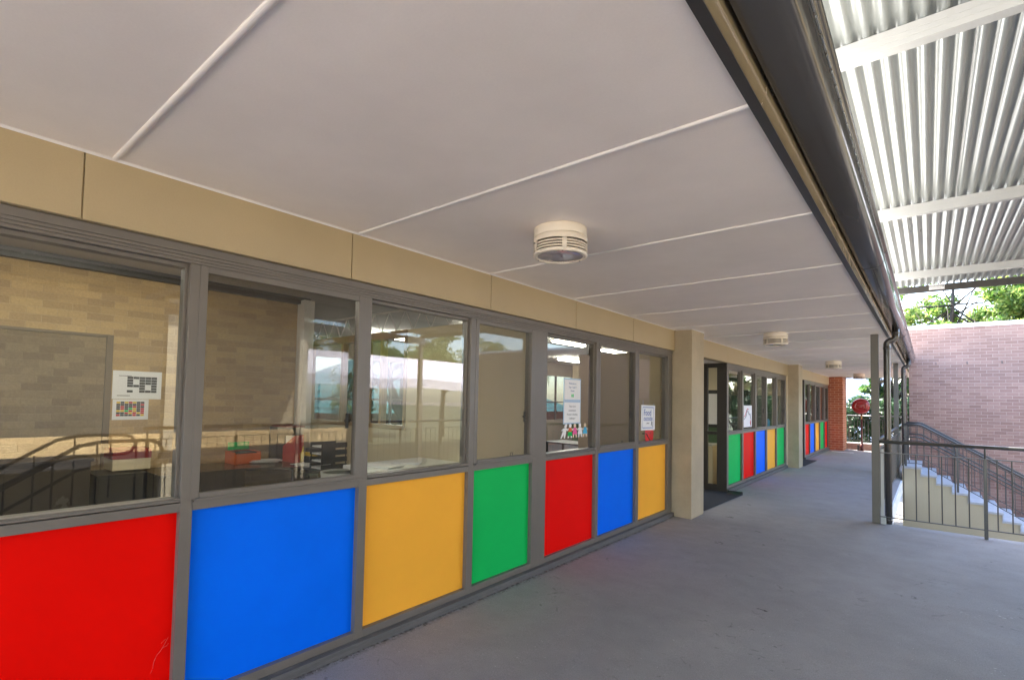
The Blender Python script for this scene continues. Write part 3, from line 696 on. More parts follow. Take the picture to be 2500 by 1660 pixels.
for pts in (((.875, .337), (.885, .36), (.9, .375), (.915, .40), (.93, .43)), ((.87, .30), (.872, .33), (.88, .345)), ((.905, .385), (.925, .39), (.933, .40)), ((.90, .41), (.92, .425)), ((.86, .28), (.868, .295))):
    k.tube([(-.0695, a_, b_) for a_, b_ in pts], .0005, 4)
pl_ = [o for o in B.children if o.name.startswith('infill_panel') and abs(sum(v.co.y for v in o.data.vertices)/8-.45) < .1][0]
k.build('scratches', mat('scratch_white', (.75, .22, .19, 1), .7), pl_)
# door mats
k = MB(); k.prism([(-1.5, 7.9), (.20, 7.9), (.255, 9.80), (.02, 9.80), (-.04, 9.845), (-1.5, 9.845)], 'z', .002, .012)
D1 = thing('door_mat', 'large dark navy entrance mat at the nearer doorway, behind the first beige column', 'mat', (0, 8.8, 0), 'dark entrance mats')
o = k.build('mat_pile', 'mat', D1); o.matrix_parent_inverse = Matrix.Translation((0, -8.8, 0)); 
k = MB(); k.prism([(9.66, .003), (9.80, .003), (9.81, .05), (9.79, .055)], 'x', .012, .258); k.prism([(9.62, .013), (9.80, .013), (9.805, .05)], 'x', .03, .25)
o = k.build('curled_edge', 'rubber', D1); o.matrix_parent_inverse = Matrix.Translation((0, -8.8, 0))
k = MB(); k.prism([(-1.5, 15.6), (.27, 15.6), (.29, 17.44), (-1.5, 17.44)], 'z', .002, .012)
D2 = k.build('door_mat', 'mat'); tag(D2, 'smaller looking dark mat at the farther doorway, past the second beige column', 'mat', 'dark entrance mats')

# ------------------------------------------------------------------ things behind and on the glass
XS = XG+.001
def sheet(name, label, y0, z0, wd, ht, cat='poster', x=XS, tilt=0, border=None, group=None):
    t = thing(name, label, cat, (x, y0+wd/2, z0+ht/2), group); t.rotation_euler.x = tilt
    k = MB()
    if border:
        k.box(0, -wd/2-border, -ht/2-border, -.001, wd/2+border, ht/2+border); k.build('laminate', 'paper_blue', t)
        k = MB()
    k.box(0.0002, -wd/2, -ht/2, .0012, wd/2, ht/2); k.build('paper', 'paper', t); return t
def lines(t, rows, m='ink_grey', nm='writing'):
    k = MB()
    for (y0, y1, z, h) in rows: k.box(.0013, y0, z-h/2, .0018, y1, z+h/2)
    return k.build(nm, m, t)
P1 = sheet('notice_sheet', 'upper white notice with blue writing and a small green picture, taped to the window glass', 4.450, 1.648, .31, .212, border=.014, group='two white notices taped to the window')
for txt, z in (('Welcome to', .065), ('Year 1 and 2', .025), ('Room', -.012)): text(txt, P1, (.0014, 0, z), .029, 'ink_soft', sx=1.0)
k = MB(); k.box(.0013, -.02, -.078, .0019, -.004, -.048); k.box(.0013, .004, -.08, .0019, .022, -.045); k.build('green_picture', 'green', P1)
P2 = sheet('notice_sheet', 'lower white notice with four lines of black writing, directly above the paper dolls', 4.450, 1.405, .31, .215, border=.014, group='two white notices taped to the window')
for txt, z in (("There is no", .065), ("competing in", .022), ("Premier's Reading", -.021), ('Challenge !', -.062)): text(txt, P2, (.0014, 0, z), .028, 'ink_grey', sx=1.0)
# paper dolls
PD = thing('paper_doll_chain', 'chain of five cut-out paper dolls in coloured clothes standing at the window sill', 'paper dolls', (XS, 4.40, 1.245))
def doll(y, top, body, skirt, lean=0.0, legs='skin'):
    k = MB()
    def pl(pts, mi): k.prism([(y+p[0]+lean*p[1]*.6, p[1]*.62) for p in pts], 'x', .0002+mi*.0003, .0016+mi*.0003, mi)
    pl([(.03*math.cos(a)*.8, .205+.034*math.sin(a)) for a in [2*PI*i/14 for i in range(14)]], 0)
    if skirt: pl([(-.02, .17), (.02, .17), (.035, .12), (.048, .055), (-.048, .055), (-.035, .12)], 1)
    else:
        pl([(-.03, .17), (.03, .17), (.032, .105), (-.032, .105)], 1); pl([(-.034, .104), (.034, .104), (.04, .03), (.01, .03), (0, .075), (-.01, .03), (-.04, .03)], 2)
    pl([(-.062, .135), (-.03, .168), (-.022, .15), (-.05, .12)], 0); pl([(.062, .135), (.03, .168), (.022, .15), (.05, .12)], 0)
    pl([(-.036, .054), (-.012, .054), (-.022, 0), (-.042, 0)], 0); pl([(.036, .054), (.012, .054), (.022, 0), (.042, 0)], 0)
    return k
for y, cols3, sk, le in ((.03, ('paper', 'paper', 'paper'), False, .45), (.165, ('paper', 'orange', 'green'), False, .05), (.262, ('skin', 'pink', 'pink'), True, 0), (.372, ('paper', 'paper', 'paper'), True, -.08), (.47, ('skin', 'cyan', 'cyan'), True, 0)):
    doll(y, 0, 0, sk, le).build('paper_doll', list(cols3), PD)
# poster in the last window of the first bay
P3 = sheet('window_poster', 'white poster reading Food outside in blue, in the window next to the first column', 6.285, 1.26, .435, .335, tilt=R(-1.2))
lines(P3, [(-.165, .165, .142, .006), (-.165, .165, .131, .003), (-.165, .165, -.14, .006), (-.165, .165, -.131, .003)], 'ink_blue', 'border')
k = MB(); k.box(.0013, .164, -.14, .0018, .169, .142); k.box(.0013, -.172, -.14, .0018, -.168, .142); k.build('side_border', 'ink_blue', P3)
text('Food', P3, (.0014, -.02, .065), .12, 'ink_blue', sx=.95); text('outside', P3, (.0014, 0, -.012), .10, 'ink_blue', sx=.95)
text('please!', P3, (.0014, -.005, -.073), .03, 'ink')
k = MB()
for i in range(9): k.box(.0013, .09+.05*random.random(), -.12+.07*random.random(), .0018, .10+.05*random.random(), -.115+.07*random.random())
k.build('small_drawing', 'ink_grey', P3)
k = MB(); k.tube([(.001, -.16, .165), (.001, -.165, .23)], .002, 6); k.tube([(.001, .165, .165), (.001, .185, .20)], .002, 6); k.build('tape', 'paper_blue', P3)
M['sign_red'] = mat('sign_red', (.72, .012, .012, 1), .4)
RS = thing('round_sign', 'round red sign half hidden below the Food outside poster on the window sill', 'sign', (XS-.0018, 6.545, 1.20))
k = MB(); k.lathe([(.0001, .0015), (.135, .0015), (.139, .0), (.135, -.0015), (.0001, -.0015)], (0, 0, 0), 'x', 36); k.build('disc', 'sign_red', RS)
text('STOP', RS, (.0017, 0, .015), .05, 'darkred', extr=.0003)
k = MB(); k.tube([(.004, -.22, .02), (.004, -.10, .015)], .006, 8); k.tube([(.004, -.10, .015), (.004, .02, -.085)], .006, 8); k.build('handle', 'black', RS)
# poster in the second bay
P4 = sheet('window_poster', 'white poster with a pencil drawn arch, in the second window past the entrance', 11.10, 1.155, .62, .45)
def stroke(pts, r, m, nm):
    k = MB(); k.tube([(.0016, a, b_) for a, b_ in pts], r, 5); return k.build(nm, m, P4)
stroke([(-.29, -.01), (-.2, .03), (-.1, .12), (-.03, .16), (.05, .14)], .008, 'ink_red', 'arch_line'); stroke([(-.28, -.06), (-.15, -.0), (-.06, .10), (.0, .11), (.08, .03), (.16, .05), (.2, -.06)], .008, 'ink_grey', 'arch_line')
k = MB(); k.lathe([(.0001, .0016), (.035, .0016), (.035, .0002)], (0, .2, -.14), 'x', 14); k.tube([(.0016, .2, -.08), (.0016, .2, -.2)], .01, 5); k.build('red_figure', 'ink_red', P4)
o = MB(); o.lathe([(.0001, 0), (.035, 0), (.036, .01), (.036, .13), (.02, .15), (.02, .17), (.0001, .17)], (0, 0, 0), 'z', 16)
o = o.build('water_bottle', 'cyan'); o.location = (-.115, 13.36, 1.118); tag(o, 'small blue bottle on the sill of the fourth window past the entrance', 'bottle')

# ---- staff room: counter against the brick wall and the return desk under the glazed partition
DK = thing('office_counter', 'dark L-shaped office counter along the cream brick wall seen through the left windows', 'desk', (-3.85, 2.5, 0))
def dp(o): o.parent = DK; o.matrix_parent_inverse = Matrix.Translation((3.85, -2.5, 0)); return o
k = MB(); k.prism([(-4.19, 1.85), (-3.45, 1.85), (-3.45, 2.75), (-3.2, 3.15), (-2.62, 3.2), (-2.62, 3.68), (-4.19, 3.68)], 'z', .725, .76); dp(k.build('worktop', 'desk', bevel=.004))
k = MB(); k.box(-4.18, 1.86, 0, -3.5, 1.89, .7245); k.box(-3.52, 1.9, .05, -3.5, 2.75, .7245); k.box(-2.68, 3.22, 0, -2.65, 3.66, .7245); dp(k.build('side_panel', 'desk'))
k = MB(); k.box(-3.3, 3.25, .02, -2.75, 3.27, .70); dp(k.build('drawer_front', mat('brown_cupboard', (.09, .065, .045, 1), .4)))
def item(o, name_label, cat, loc, rz=0): o.location = loc; o.rotation_euler.z = rz; tag(o, name_label, cat); return o
k = MB(); k.box(-.15, -.16, 0, .15, .16, .015); k.box(-.15, -.16, .015, -.14, .16, .15); k.box(.14, -.16, .015, .15, .16, .13); k.box(-.14, -.16, .015, .14, -.15, .15); k.box(-.14, .15, .015, .14, .16, .15); k.box(-.12, -.13, .03, .10, .13, .14, 1); k.box(-.13, -.14, .16, -.11, .12, .26, 2)
item(k.build('file_crate', ['orange', 'black', 'green'], bevel=.004), 'bright orange crate of papers on the dark counter', 'crate', (-3.98, 2.92, .76))
t = thing('storage_box', 'cream carton with a dark red lid on the black cabinet', 'box', (-4.0, 1.70, .80))
k = MB(); k.box(-.17, -.17, 0, .17, .17, .12); k.build('carton', 'cream_int', t); k = MB(); k.box(-.175, -.175, .1205, .175, .175, .22); k.build('lid', 'darkred', t)
k = MB(); k.box(-.19, -.25, 0, .30, .19, .78); k.box(.302, -.23, .42, .306, .17, .75, 0); k.box(.302, -.23, .06, .306, .17, .40, 0)
item(k.build('filing_cabinet', 'black', bevel=.006), 'black filing cabinet below the carton with the red lid', 'cabinet', (-4.0, 1.62, 0))
t = thing('magazine_file', 'red magazine holder with slanted top on the corner of the counter', 'holder', (-3.72, 3.42, .761))
k = MB(); k.prism([(-.10, 0), (.22, 0), (.22, .36), (-.10, .2)], 'y', -.06, .06); k.build('holder', 'redp', t)
k = MB(); k.box(-.05, -.05, .15, .18, .05, .34); k.build('papers', 'paper', t)
t = thing('computer_tower', 'black upright unit with pale top beside the red magazine holder', 'electronics', (-3.95, 3.45, .761))
k = MB(); k.box(-.12, -.16, 0, .10, .10, .45); k.build('case', 'black', t, bevel=.006); k = MB(); k.box(-.10, -.14, .4505, .3, .12, .47); k.build('top_tray', 'darkred', t)
k = MB(); k.lathe([(.0001, 0), (.035, 0), (.035, .12), (.012, .17), (.006, .23), (.0001, .235)], n=14)
item(k.build('glue_bottle', 'yel'), 'yellow pointed bottle on the counter right of the red holder', 'bottle', (-3.40, 3.42, .761))
k = MB(); k.box(-.13, -.10, 0, .13, .10, .11); k.box(-.12, -.09, .1105, .12, .09, .16, 1); k.box(-.14, -.08, .1605, .10, .08, .21)
item(k.build('stacked_tins', ['black', 'yel'], bevel=.004), 'black and yellow tins stacked on the counter', 'tins', (-3.2, 3.5, .761), .15)
k = MB()
for i in range(6): 
    a = random.uniform(-.06, .06); k.box(-.15+a, -.105+a, .003*i*2, .15+a, .105+a, .003*i*2+.005)
item(k.build('paper_stack', 'paper'), 'loose pile of papers left of the black document trays', 'papers', (-3.05, 3.36, .762), .3)
k = MB()
for i in range(6): 
    a = random.uniform(-.05, .05); k.box(-.15+a, -.105+a, .003*i*2, .15+a, .105+a, .003*i*2+.005)
item(k.build('paper_stack', 'paper'), 'loose pile of papers right of the orange crate', 'papers', (-3.85, 3.17, .762), 1.1)
t = thing('document_tray', 'black stacked document trays at the right end of the counter', 'trays', (-2.80, 3.42, .761))
for i in range(4):
    k = MB(); k.box(-.13, -.17, .085*i, .13, .17, .085*i+.006); k.box(-.13, -.17, .085*i+.006, -.124, .17, .085*i+.06); k.box(.124, -.17, .085*i+.006, .13, .17, .085*i+.06)
    k.box(-.12, -.15, .085*i+.0065, .12, .15, .085*i+.022, 1); k.build('tray', ['black', 'paper'], t)
k = MB()
for x_ in (-.126, .12):
    for y_ in (-.16, .15): k.box(x_, y_, .061, x_+.006, y_+.01, .255)
k.build('riser', 'black', t)
k = MB(); k.box(-.45, -1.3, 0, .0, 1.28, .93); k.box(-.47, -1.32, .9305, .03, 1.30, .96)  # dark cupboard added so the foot of the brick wall reads dim
for i in range(4): k.box(.0005, -1.27+.64*i, .05, .016, -.67+.64*i, .90)
item(k.build('added_low_cupboard', 'desk', bevel=.003), 'long dark low cupboard added to dim the lower brick wall left of the filing cabinet', 'cupboard', (-3.74, .05, 0))
# charts on the brick wall
TT = thing('timetable_chart', 'white laminated timetable with dark blocks taped to the cream brick wall', 'chart', (-4.198, 1.81, 1.72))
k = MB(); k.box(0, -.235, -.16, .002, .235, .16); k.build('paper', 'paper', TT)
k = MB()
for r_ in range(6):
    for c_ in range(5):
        if random.random() < .72: k.box(.0022, -.10+.058*c_, .07-.031*r_, .003, -.10+.058*c_+.055, .07-.031*r_+.027)
k.box(.0022, -.19, -.125, .003, -.07, -.118); k.box(.0022, -.18, .10, .003, -.06, .106); k.build('dark_cells', 'ink', TT)
TC = thing('colour_chart', 'small white sheet with a grid of red, yellow and black cells below the timetable', 'chart', (-4.198, 1.755, 1.44))
k = MB(); k.box(0, -.17, -.115, .002, .17, .115); k.build('paper', 'paper', TC)
for mm, pr_ in (('ink', .55), ('yel', .14), ('ink_red', .2), ('green', .08)):
    k = MB(); hit = False
    for r_ in range(7):
        for c_ in range(7):
            random.seed(r_*31+c_*7+5); q = random.random(); acc = {'ink': (0, .55), 'yel': (.55, .69), 'ink_red': (.69, .88), 'green': (.88, .94)}[mm]
            if acc[0] <= q < acc[1]: k.box(.0022, -.135+.038*c_, .07-.024*r_, .003, -.135+.038*c_+.035, .07-.024*r_+.021); hit = True
    if hit: k.build('colour_cells', mm, TC)
random.seed(11)
k = MB(); k.box(-4.1995, .66, 0, -4.192, 1.50, 2.24); k.build('doorway_shade_patch', 'creambrick_shade', B)  # door-shaped patch of the wall brick with shade put into its colour
k = MB(); k.box(-4.1995, 1.501, 0, -4.17, 1.56, 2.27); k.box(-4.1995, .60, 0, -4.17, .659, 2.27); k.box(-4.1995, .66, 2.2405, -4.175, 1.50, 2.27); k.build('doorway_frame', mat('old_timber', (.16, .115, .07, 1), .6), B)
# white desk close to the third window
t = thing('white_table', 'white topped table just inside the third window', 'table', (-.95, 3.36, 0))
k = MB(); k.box(-.66, -.5, .93, .66, .5, .965); k.build('table_top', 'white_paint', t, bevel=.004)
for x_ in (-.6, .56):
    for y_ in (-.45, .41): k = MB(); k.box(x_, y_, 0, x_+.04, y_+.04, .9295); k.build('leg', 'steel', t)
for i, (dx, dy, rz) in enumerate(((-.02, -.05, .2), (.38, .1, -.3), (-.1, .3, .6))):
    k = MB()
    for j in range(5): k.box(-.15+.01*j, -.105, .004*j, .15+.01*j, .105, .004*j+.003)
    item(k.build('paper_pile', 'paper'), ['pile of white sheets at the far left on the white table', 'pile of white sheets at the middle of the white table', 'slanted pile of white sheets at the back of the white table'][i], 'papers', (-1.2+dx, 3.1+dy, .9655), rz)
t = thing('waste_bin', 'dark grey bin with a liner beside the white table', 'bin', (-2.25, 3.25, 0))
k = MB(); k.lathe([(.0001, 0), (.17, 0), (.21, .78), (.20, .78), (.165, .02), (.0001, .02)], n=20); k.build('body', 'bin', t); k = MB(); k.lathe([(.20, .76), (.222, .80), (.215, .74), (.211, .70)], n=20); k.build('liner', 'galv', t)
# classroom furniture
def ctable():
    t = thing('classroom_table', '', 'table', (0, 0, 0), 'dark classroom tables')
    k = MB(); k.box(-.6, -.35, .69, .6, .35, .72); k.build('table_top', 'black', t, bevel=.004)
    for x_ in (-.55, .51):
        for y_ in (-.30, .26): k = MB(); k.box(x_, y_, 0, x_+.04, y_+.04, .6895); k.build('leg', 'black', t)
    return t
def cchair():
    t = thing('classroom_chair', '', 'chair', (0, 0, 0), 'dark classroom chairs')
    k = MB(); k.box(-.2, -.2, .42, .2, .2, .445); k.build('seat', 'black', t, bevel=.008)
    k = MB(); k.box(-.2, .18, .60, .2, .205, .85); k.build('backrest', 'black', t, bevel=.008)
    for x_ in (-.18, .15):
        k = MB(); k.tube([(x_, -.17, 0), (x_, -.16, .42)], .012, 8); k.build('leg', 'steel', t)
        k = MB(); k.tube([(x_, .21, 0), (x_, .17, .42), (x_, .19, .84)], .012, 8); k.build('leg', 'steel', t)
    return t
ct = ctable(); ct.location = (-1.3, 5.1, 0); ct['label'] = 'dark classroom table just behind the paper doll chain'
dup(ct, (-3.6, 6.3, 0), 'dark classroom table further inside, left of the taped notices', .1)
dup(ct, (-3.2, 9.6, 0), 'dark classroom table deep inside the room behind the notices', -.1)
cc = cchair(); cc.location = (-1.0, 5.75, 0); cc.rotation_euler.z = .3; cc['label'] = 'dark chair on the far side of the table behind the paper dolls'
dup(cc, (-1.6, 4.5, 0), 'dark chair on the near side of the table behind the paper dolls', 2.9)
dup(cc, (-3.4, 7.1, 0), 'dark chair behind the table further inside the classroom', 0)
# fluorescent fittings
def ftube():
    t = thing('fluorescent_light', '', 'light', (0, 0, 0), 'lit fluorescent fittings on the classroom ceiling')
    k = MB(); k.box(-.06, -.63, -.03, .06, .63, .0); k.build('casing', 'white_trim', t)
    k = MB(); k.prism([(-.07, -.031), (-.055, -.075), (.055, -.075), (.07, -.031)], 'y', -.62, .62); k.build('diffuser', 'tube', t)
    return t
ft = ftube(); first = True
for x_, y_, lb in ((-3.55, 7.3, 'lit fluorescent fitting nearest the glazed partition'), (-3.55, 9.9, 'upper long lit fluorescent fitting seen above the taped notices'), (-3.6, 12.2, 'lit fluorescent fitting seen through the screened window right of the notices'), (-6.3, 7.0, 'lit fluorescent fitting near the rear windows behind the partition'), (-6.3, 14.2, 'lower lit fluorescent fitting seen just above the taped notices'), (-6.2, 16.0, 'farthest lit fluorescent fitting low in the screened window'), (-2.2, 1.0, 'unseen fluorescent fitting added over the office counter to brighten the room')):  # last fitting is out of view, added to brighten the office
    if first: ft.location = (x_, y_, 3.0); ft['label'] = lb; first = False
    else: dup(ft, (x_, y_, 3.0), lb)
k = MB(); 
for y_, x_ in ((7.3, -3.55), (9.9, -3.55), (12.2, -3.6), (7, -6.3), (14.2, -6.3), (16, -6.2)): k.box(x_-.01, y_-.3, 3.0, x_+.01, y_-.28, 3.056); k.box(x_-.01, y_+.28, 3.0, x_+.01, y_+.3, 3.056)
k.build('light_hanger', 'white_trim', B)
# whiteboard, bin and box seen through the entrance sidelight
t = thing('whiteboard', 'upright whiteboard with black surround seen through the entrance sidelight', 'whiteboard', (-2.75, 17.19, 1.45))
k = MB(); k.box(-2.0, -.03, -.6, 1.3, 0, .62); k.build('surround', 'black', t); k = MB(); k.box(-1.9, -.036, -.5, .35, -.0305, .5); k.build('board', 'white_trim', t)
t = thing('storage_cabinet', 'cream low cabinet with black trays on top inside the entrance sidelight', 'cabinet', (-.75, 10.4, 0))
k = MB(); k.box(-.3, -.2, 0, .35, .3, .80); k.build('body', 'cream_int', t, bevel=.004); k = MB(); k.box(-.28, -.18, .8005, .33, .28, .83); k.box(-.2, -.12, .83, .1, .2, .89, 1); k.box(-.22, -.14, .8905, .12, .2, .92); k.build('trays', ['galv', 'black'], t)
t = thing('pin_board', 'pale board with grey frame on the green wall of the classroom', 'board', (-5.2, 17.19, 1.5))
k = MB(); k.box(-.5, -.02, -.4, .5, 0, .4); k.build('frame', 'galv', t); k = MB(); k.box(-.45, -.024, -.35, .45, -.0205, .35); k.build('board', 'ink_grey', t)

# ------------------------------------------------------------------ trees and plants
def rdir():
    z = random.uniform(-1, 1); a = random.uniform(0, 2*PI); q = math.sqrt(1-z*z); return Vector((q*math.cos(a), q*math.sin(a), z))
def leaves(k, c, rad, n, size, droop=0., nm=2, shell=.35):
    c = Vector(c)
    for _ in range(n):
        d = rdir(); t = (shell+(1-shell)*random.random())**.6
        p = c+Vector((d.x*rad[0], d.y*rad[1], d.z*rad[2]))*t
        u = rdir(); u.z -= droop; u.normalize(); v = u.cross(rdir())
        if v.length < .1: continue
        v.normalize(); s = size*random.uniform(.6, 1.4); ww = s*random.uniform(.3, .5)
        nn = u.cross(v)
        k.add([p-u*s*.5, p+v*ww*.5+nn*s*.06, p+u*s*.5, p-v*ww*.5+nn*s*.06], [(0, 1, 2, 3)], random.choices(range(nm), [.6, .4][:nm])[0] if nm > 1 else 0)
def tree(name, label, x, y, z0, th, blobs, dens, size, mats, tr=.2, cat='tree', group=None, lean=(0, 0), droop=.2):
    t = thing(name, label, cat, (x, y, z0), group)
    k = MB(); top = Vector((lean[0], lean[1], th))
    k.tube([(0, 0, 0), top*.35+Vector((.08, -.05, 0)), top*.7+Vector((-.06, .06, 0)), top], tr, 10, radii=[tr*1.25, tr, tr*.8, tr*.55])
    for b in blobs:
        c = Vector(b[:3]); st = top*random.uniform(.55, .95); mid = (st+c)/2+Vector((random.uniform(-.3, .3), random.uniform(-.3, .3), -.15))
        k.tube([st, mid, c, c+(c-mid)*.6], tr*.3, 7, radii=[tr*.45, tr*.32, tr*.18, tr*.05])
        for _ in range(3):
            d = rdir(); d.z = abs(d.z)*.6; k.tube([c*.8+mid*.2, c+d*b[3]*.45, c+d*b[3]*.85], tr*.1, 5, radii=[tr*.14, tr*.09, tr*.03])
    k.build('trunk', 'trunk', t)
    k = MB()
    for b in blobs:
        c = Vector(b[:3]); r_ = b[3]; m_ = max(3, int(7*r_))
        for _ in range(m_):
            d = rdir(); cc_ = c+d*r_*random.uniform(.25, .85); rr = r_*random.uniform(.25, .45)
            leaves(k, cc_, (rr, rr, rr*.75), int(dens*rr*rr*10), size, droop, len(mats))
    k.build('crown', mats, t)
    return t
# behind the pink brick wall
def blobs(n, cx, cy, cz, sx, sy, sz, r0, r1): return [(cx+random.uniform(-sx, sx), cy+random.uniform(-sy, sy), cz+random.uniform(-sz, sz), random.uniform(r0, r1)) for _ in range(n)]
tree('gum_tree', 'dark trunked tree with thin sunlit leaves behind the left end of the brick wall', 3.3, 24.0, -2.75, 8.6, blobs(14, 0, 0, 8.2, 1.8, 1.2, 1.0, .6, 1.0)+blobs(14, 0, 0, 7.0, 2.0, 1.0, .4, .5, .75), 100, .19, ['leaf_light', 'leaf'], .085, group='trees behind the brick wall', lean=(.3, 0))
tree('gum_tree', 'dense mid green tree behind the middle of the brick wall', 6.2, 24.5, -2.75, 7.2, blobs(22, 0, 0, 7.8, 2.0, 1.4, 1.3, .8, 1.3), 120, .19, ['leaf', 'leaf_light'], .2, group='trees behind the brick wall')
tree('gum_tree', 'dark bluish tree with sky gaps behind the right end of the brick wall', 9.4, 27, -2.75, 7.8, blobs(13, 0, 0, 8.0, 1.8, 1.5, 1.3, .6, 1.2), 105, .2, ['leaf_dark', 'leaf'], .2, group='trees behind the brick wall')
tree('shrub_tree', 'pale yellow green bushy tree just over the top of the brick wall', 4.1, 20.6, -2.75, 5.6, blobs(10, .3, 0, 6.25, 1.6, .8, .45, .45, .75), 120, .15, ['leaf_light', 'leaf'], .1, group='trees behind the brick wall')
tree('shrub_tree', 'sunlit pale shrub cresting the brick wall beside the dark tree', 7.4, 21.5, -2.75, 5.6, blobs(9, 0, 0, 6.45, 1.5, .8, .45, .5, .8), 120, .15, ['leaf_light', 'leaf_light'], .1, group='trees behind the brick wall')
# hedge and tree at the end of the walkway
k = MB()
for i in range(90):
    c = (random.uniform(.1, 3.6), random.uniform(24.1, 25.4), random.uniform(-1.0, 1.75)); leaves(k, c, (.45, .4, .35), 170, .17, .3, 2)
H = k.build('hedge', ['leaf_hedge', 'leaf_dark']); tag(H, 'dense dark green hedge behind the balustrade at the far end', 'hedge')
tree('broadleaf_tree', 'bright green broad-leaved tree above the hedge at the end of the walkway', 1.35, 26.6, -2.75, 4.6, blobs(26, .25, 0, 5.4, 1.0, .7, 1.0, .5, .75), 160, .2, ['leaf', 'leaf_dark'], .12)
tree('broadleaf_tree', 'darker tree filling the gap between the far posts and the brick wall', 4.6, 28.5, -2.75, 4.6, blobs(16, 0, 0, 5.0, 1.3, .7, 1.5, .6, .9), 130, .2, ['leaf_dark', 'leaf'], .14)
t = thing('white_building', 'pale bluish building partly seen beside the orange brick pier at the far end', 'building', (-1.5, 34, -2.75))
k = MB(); k.box(-6, 0, 0, 2.6, 6, 7.5); k.build('wall', mat('pale_cladding', (.66, .72, .84, 1), .6, var=.05), t)
k = MB(); k.prism([(-6.5, 7.5), (3.1, 7.5), (3.1, 7.65), (-1.7, 9.2), (-6.5, 7.65)], 'y', -.4, 6.4); k.build('roof', 'roof', t)
k = MB(); k.box(.4, -.03, 2.9, 1.4, .0, 5.0); k.build('window', 'glass_plain', t)

# seen through the rear windows and in reflections
t = thing('teal_roofed_house', 'orange brick house with teal tiled roof seen through the classroom windows', 'house', (-17, 17, -1.5))
k = MB(); k.box(-5, -7, -1.25, 4, 7, 2.6); k.build('wall', 'orange_wall', t)
k = MB(); k.add([(-5.6, -7.6, 2.55), (4.6, -7.6, 2.55), (4.6, 7.6, 2.55), (-5.6, 7.6, 2.55), (-.5, -3.2, 5.0), (-.5, 3.2, 5.0)], [(0, 1, 4), (1, 2, 5, 4), (2, 3, 5), (3, 0, 4, 5), (0, 3, 2, 1)]); k.build('roof', 'teal', t)
k = MB()
for y_ in (-4, 0, 4): k.box(4.0, y_-.6, .6, 4.03, y_+.6, 1.9)
k.build('window', 'frame_dark', t)
tree('gum_tree', 'tall drooping gum tree outside the rear windows of the classroom', -11.5, 11.5, -2.75, 6.0, blobs(9, 0, 0, 5.6, 1.6, 2.2, 1.6, .7, 1.2), 45, .16, ['leaf_light', 'leaf'], .2, droop=.8)
tree('gum_tree', 'second drooping gum tree outside the rear windows, nearer the house', -12.2, 18.5, -2.75, 6.0, blobs(9, 0, 0, 5.8, 1.6, 2.2, 1.6, .7, 1.2), 45, .16, ['leaf', 'leaf_light'], .2, droop=.8)

OP = thing('opposite_building', 'cream block verandah with low sunlit parapet mirrored in the left windows', 'building', (14, -2, -2.75))
def op_(o): o.parent = OP; o.matrix_parent_inverse = Matrix.Translation((-14, 2, 2.75)); return o
k = MB(); k.box(14, -40, .0, 14.2, 11, .46); op_(k.build('parapet', 'creamblock'))
k = MB(); k.box(13.9, -40, -.35, 17, 11, -.001); op_(k.build('slab', 'darkbeam'))
k = MB(); k.box(17, -40, -2.75, 17.2, 11, 5.6); op_(k.build('wall', 'cream_wall'))
k = MB()
for i in range(13): k.box(13.92, -39+4*i, -2.75, 14.22, -38.75+4*i, 5.15)
op_(k.build('pier', 'cream_wall'))
k = MB(); k.prism([(13.0, 5.16), (13.0, 5.4), (20, 6.0), (20, 5.8)], 'y', -41, 12); op_(k.build('roof', 'roof'))
SS = thing('shade_sail', 'large pale grey hipped shade canopy on posts mirrored in the windows', 'shade canopy', (27, 27, -2.75))
k = MB(); n_ = 12; v = []; f2 = []
def sag(u, w_):                       # tensioned cloth over a ridge, edges scalloped a little
    x_ = -6+12*u; y_ = -19+38*w_
    h = min((6-abs(x_))/6, (19-abs(y_))/8, 1.0); return (x_, y_, 5.55+1.75*h**1.25-.12*math.sin(PI*2*w_*3)**2*(1-h))
for i in range(n_+1):
    for j in range(n_*3+1): v.append(sag(i/n_, j/(n_*3)))
m_ = n_*3+1
f2 = [(i*m_+j, (i+1)*m_+j, (i+1)*m_+j+1, i*m_+j+1) for i in range(n_) for j in range(n_*3)]
k.add(v, f2, 0, True)
for i in range(n_*3):
    a_, c_ = v[i], v[i+1]; k.add([a_, c_, (c_[0], c_[1], c_[2]-.55), (a_[0], a_[1], a_[2]-.55)], [(0, 1, 2, 3)])
k.build('sail', 'sail', SS)
for x_ in (-5.9, 5.9):
    for y_ in (-18.8, -6.3, 6.3, 18.8):
        k = MB(); k.tube([(x_, y_, 0), (x_, y_, 5.5)], .09, 10); k.build('post', 'rail', SS)
for i, (x_, y_, s_) in enumerate(((37, 8, 1.2), (39, 18, 1.5), (38, 29, 1.3), (40, 40, 1.6), (36, 52, 1.2))):
    tree('park_tree', ['leafy tree left of the shade sail, mirrored in the windows', 'tall leafy tree directly behind the shade sail', 'leafy tree behind the right half of the shade sail', 'large tree beyond the right end of the shade sail', 'farthest leafy tree mirrored near the first column'][i], x_, y_, -2.75, 5*s_, blobs(8, 0, 0, 6.2*s_, 2.4*s_, 2.4*s_, 1.6*s_, 1.3*s_, 1.9*s_), 14, .34, ['leaf', 'leaf_light'], .28, group='trees around the shade sail')
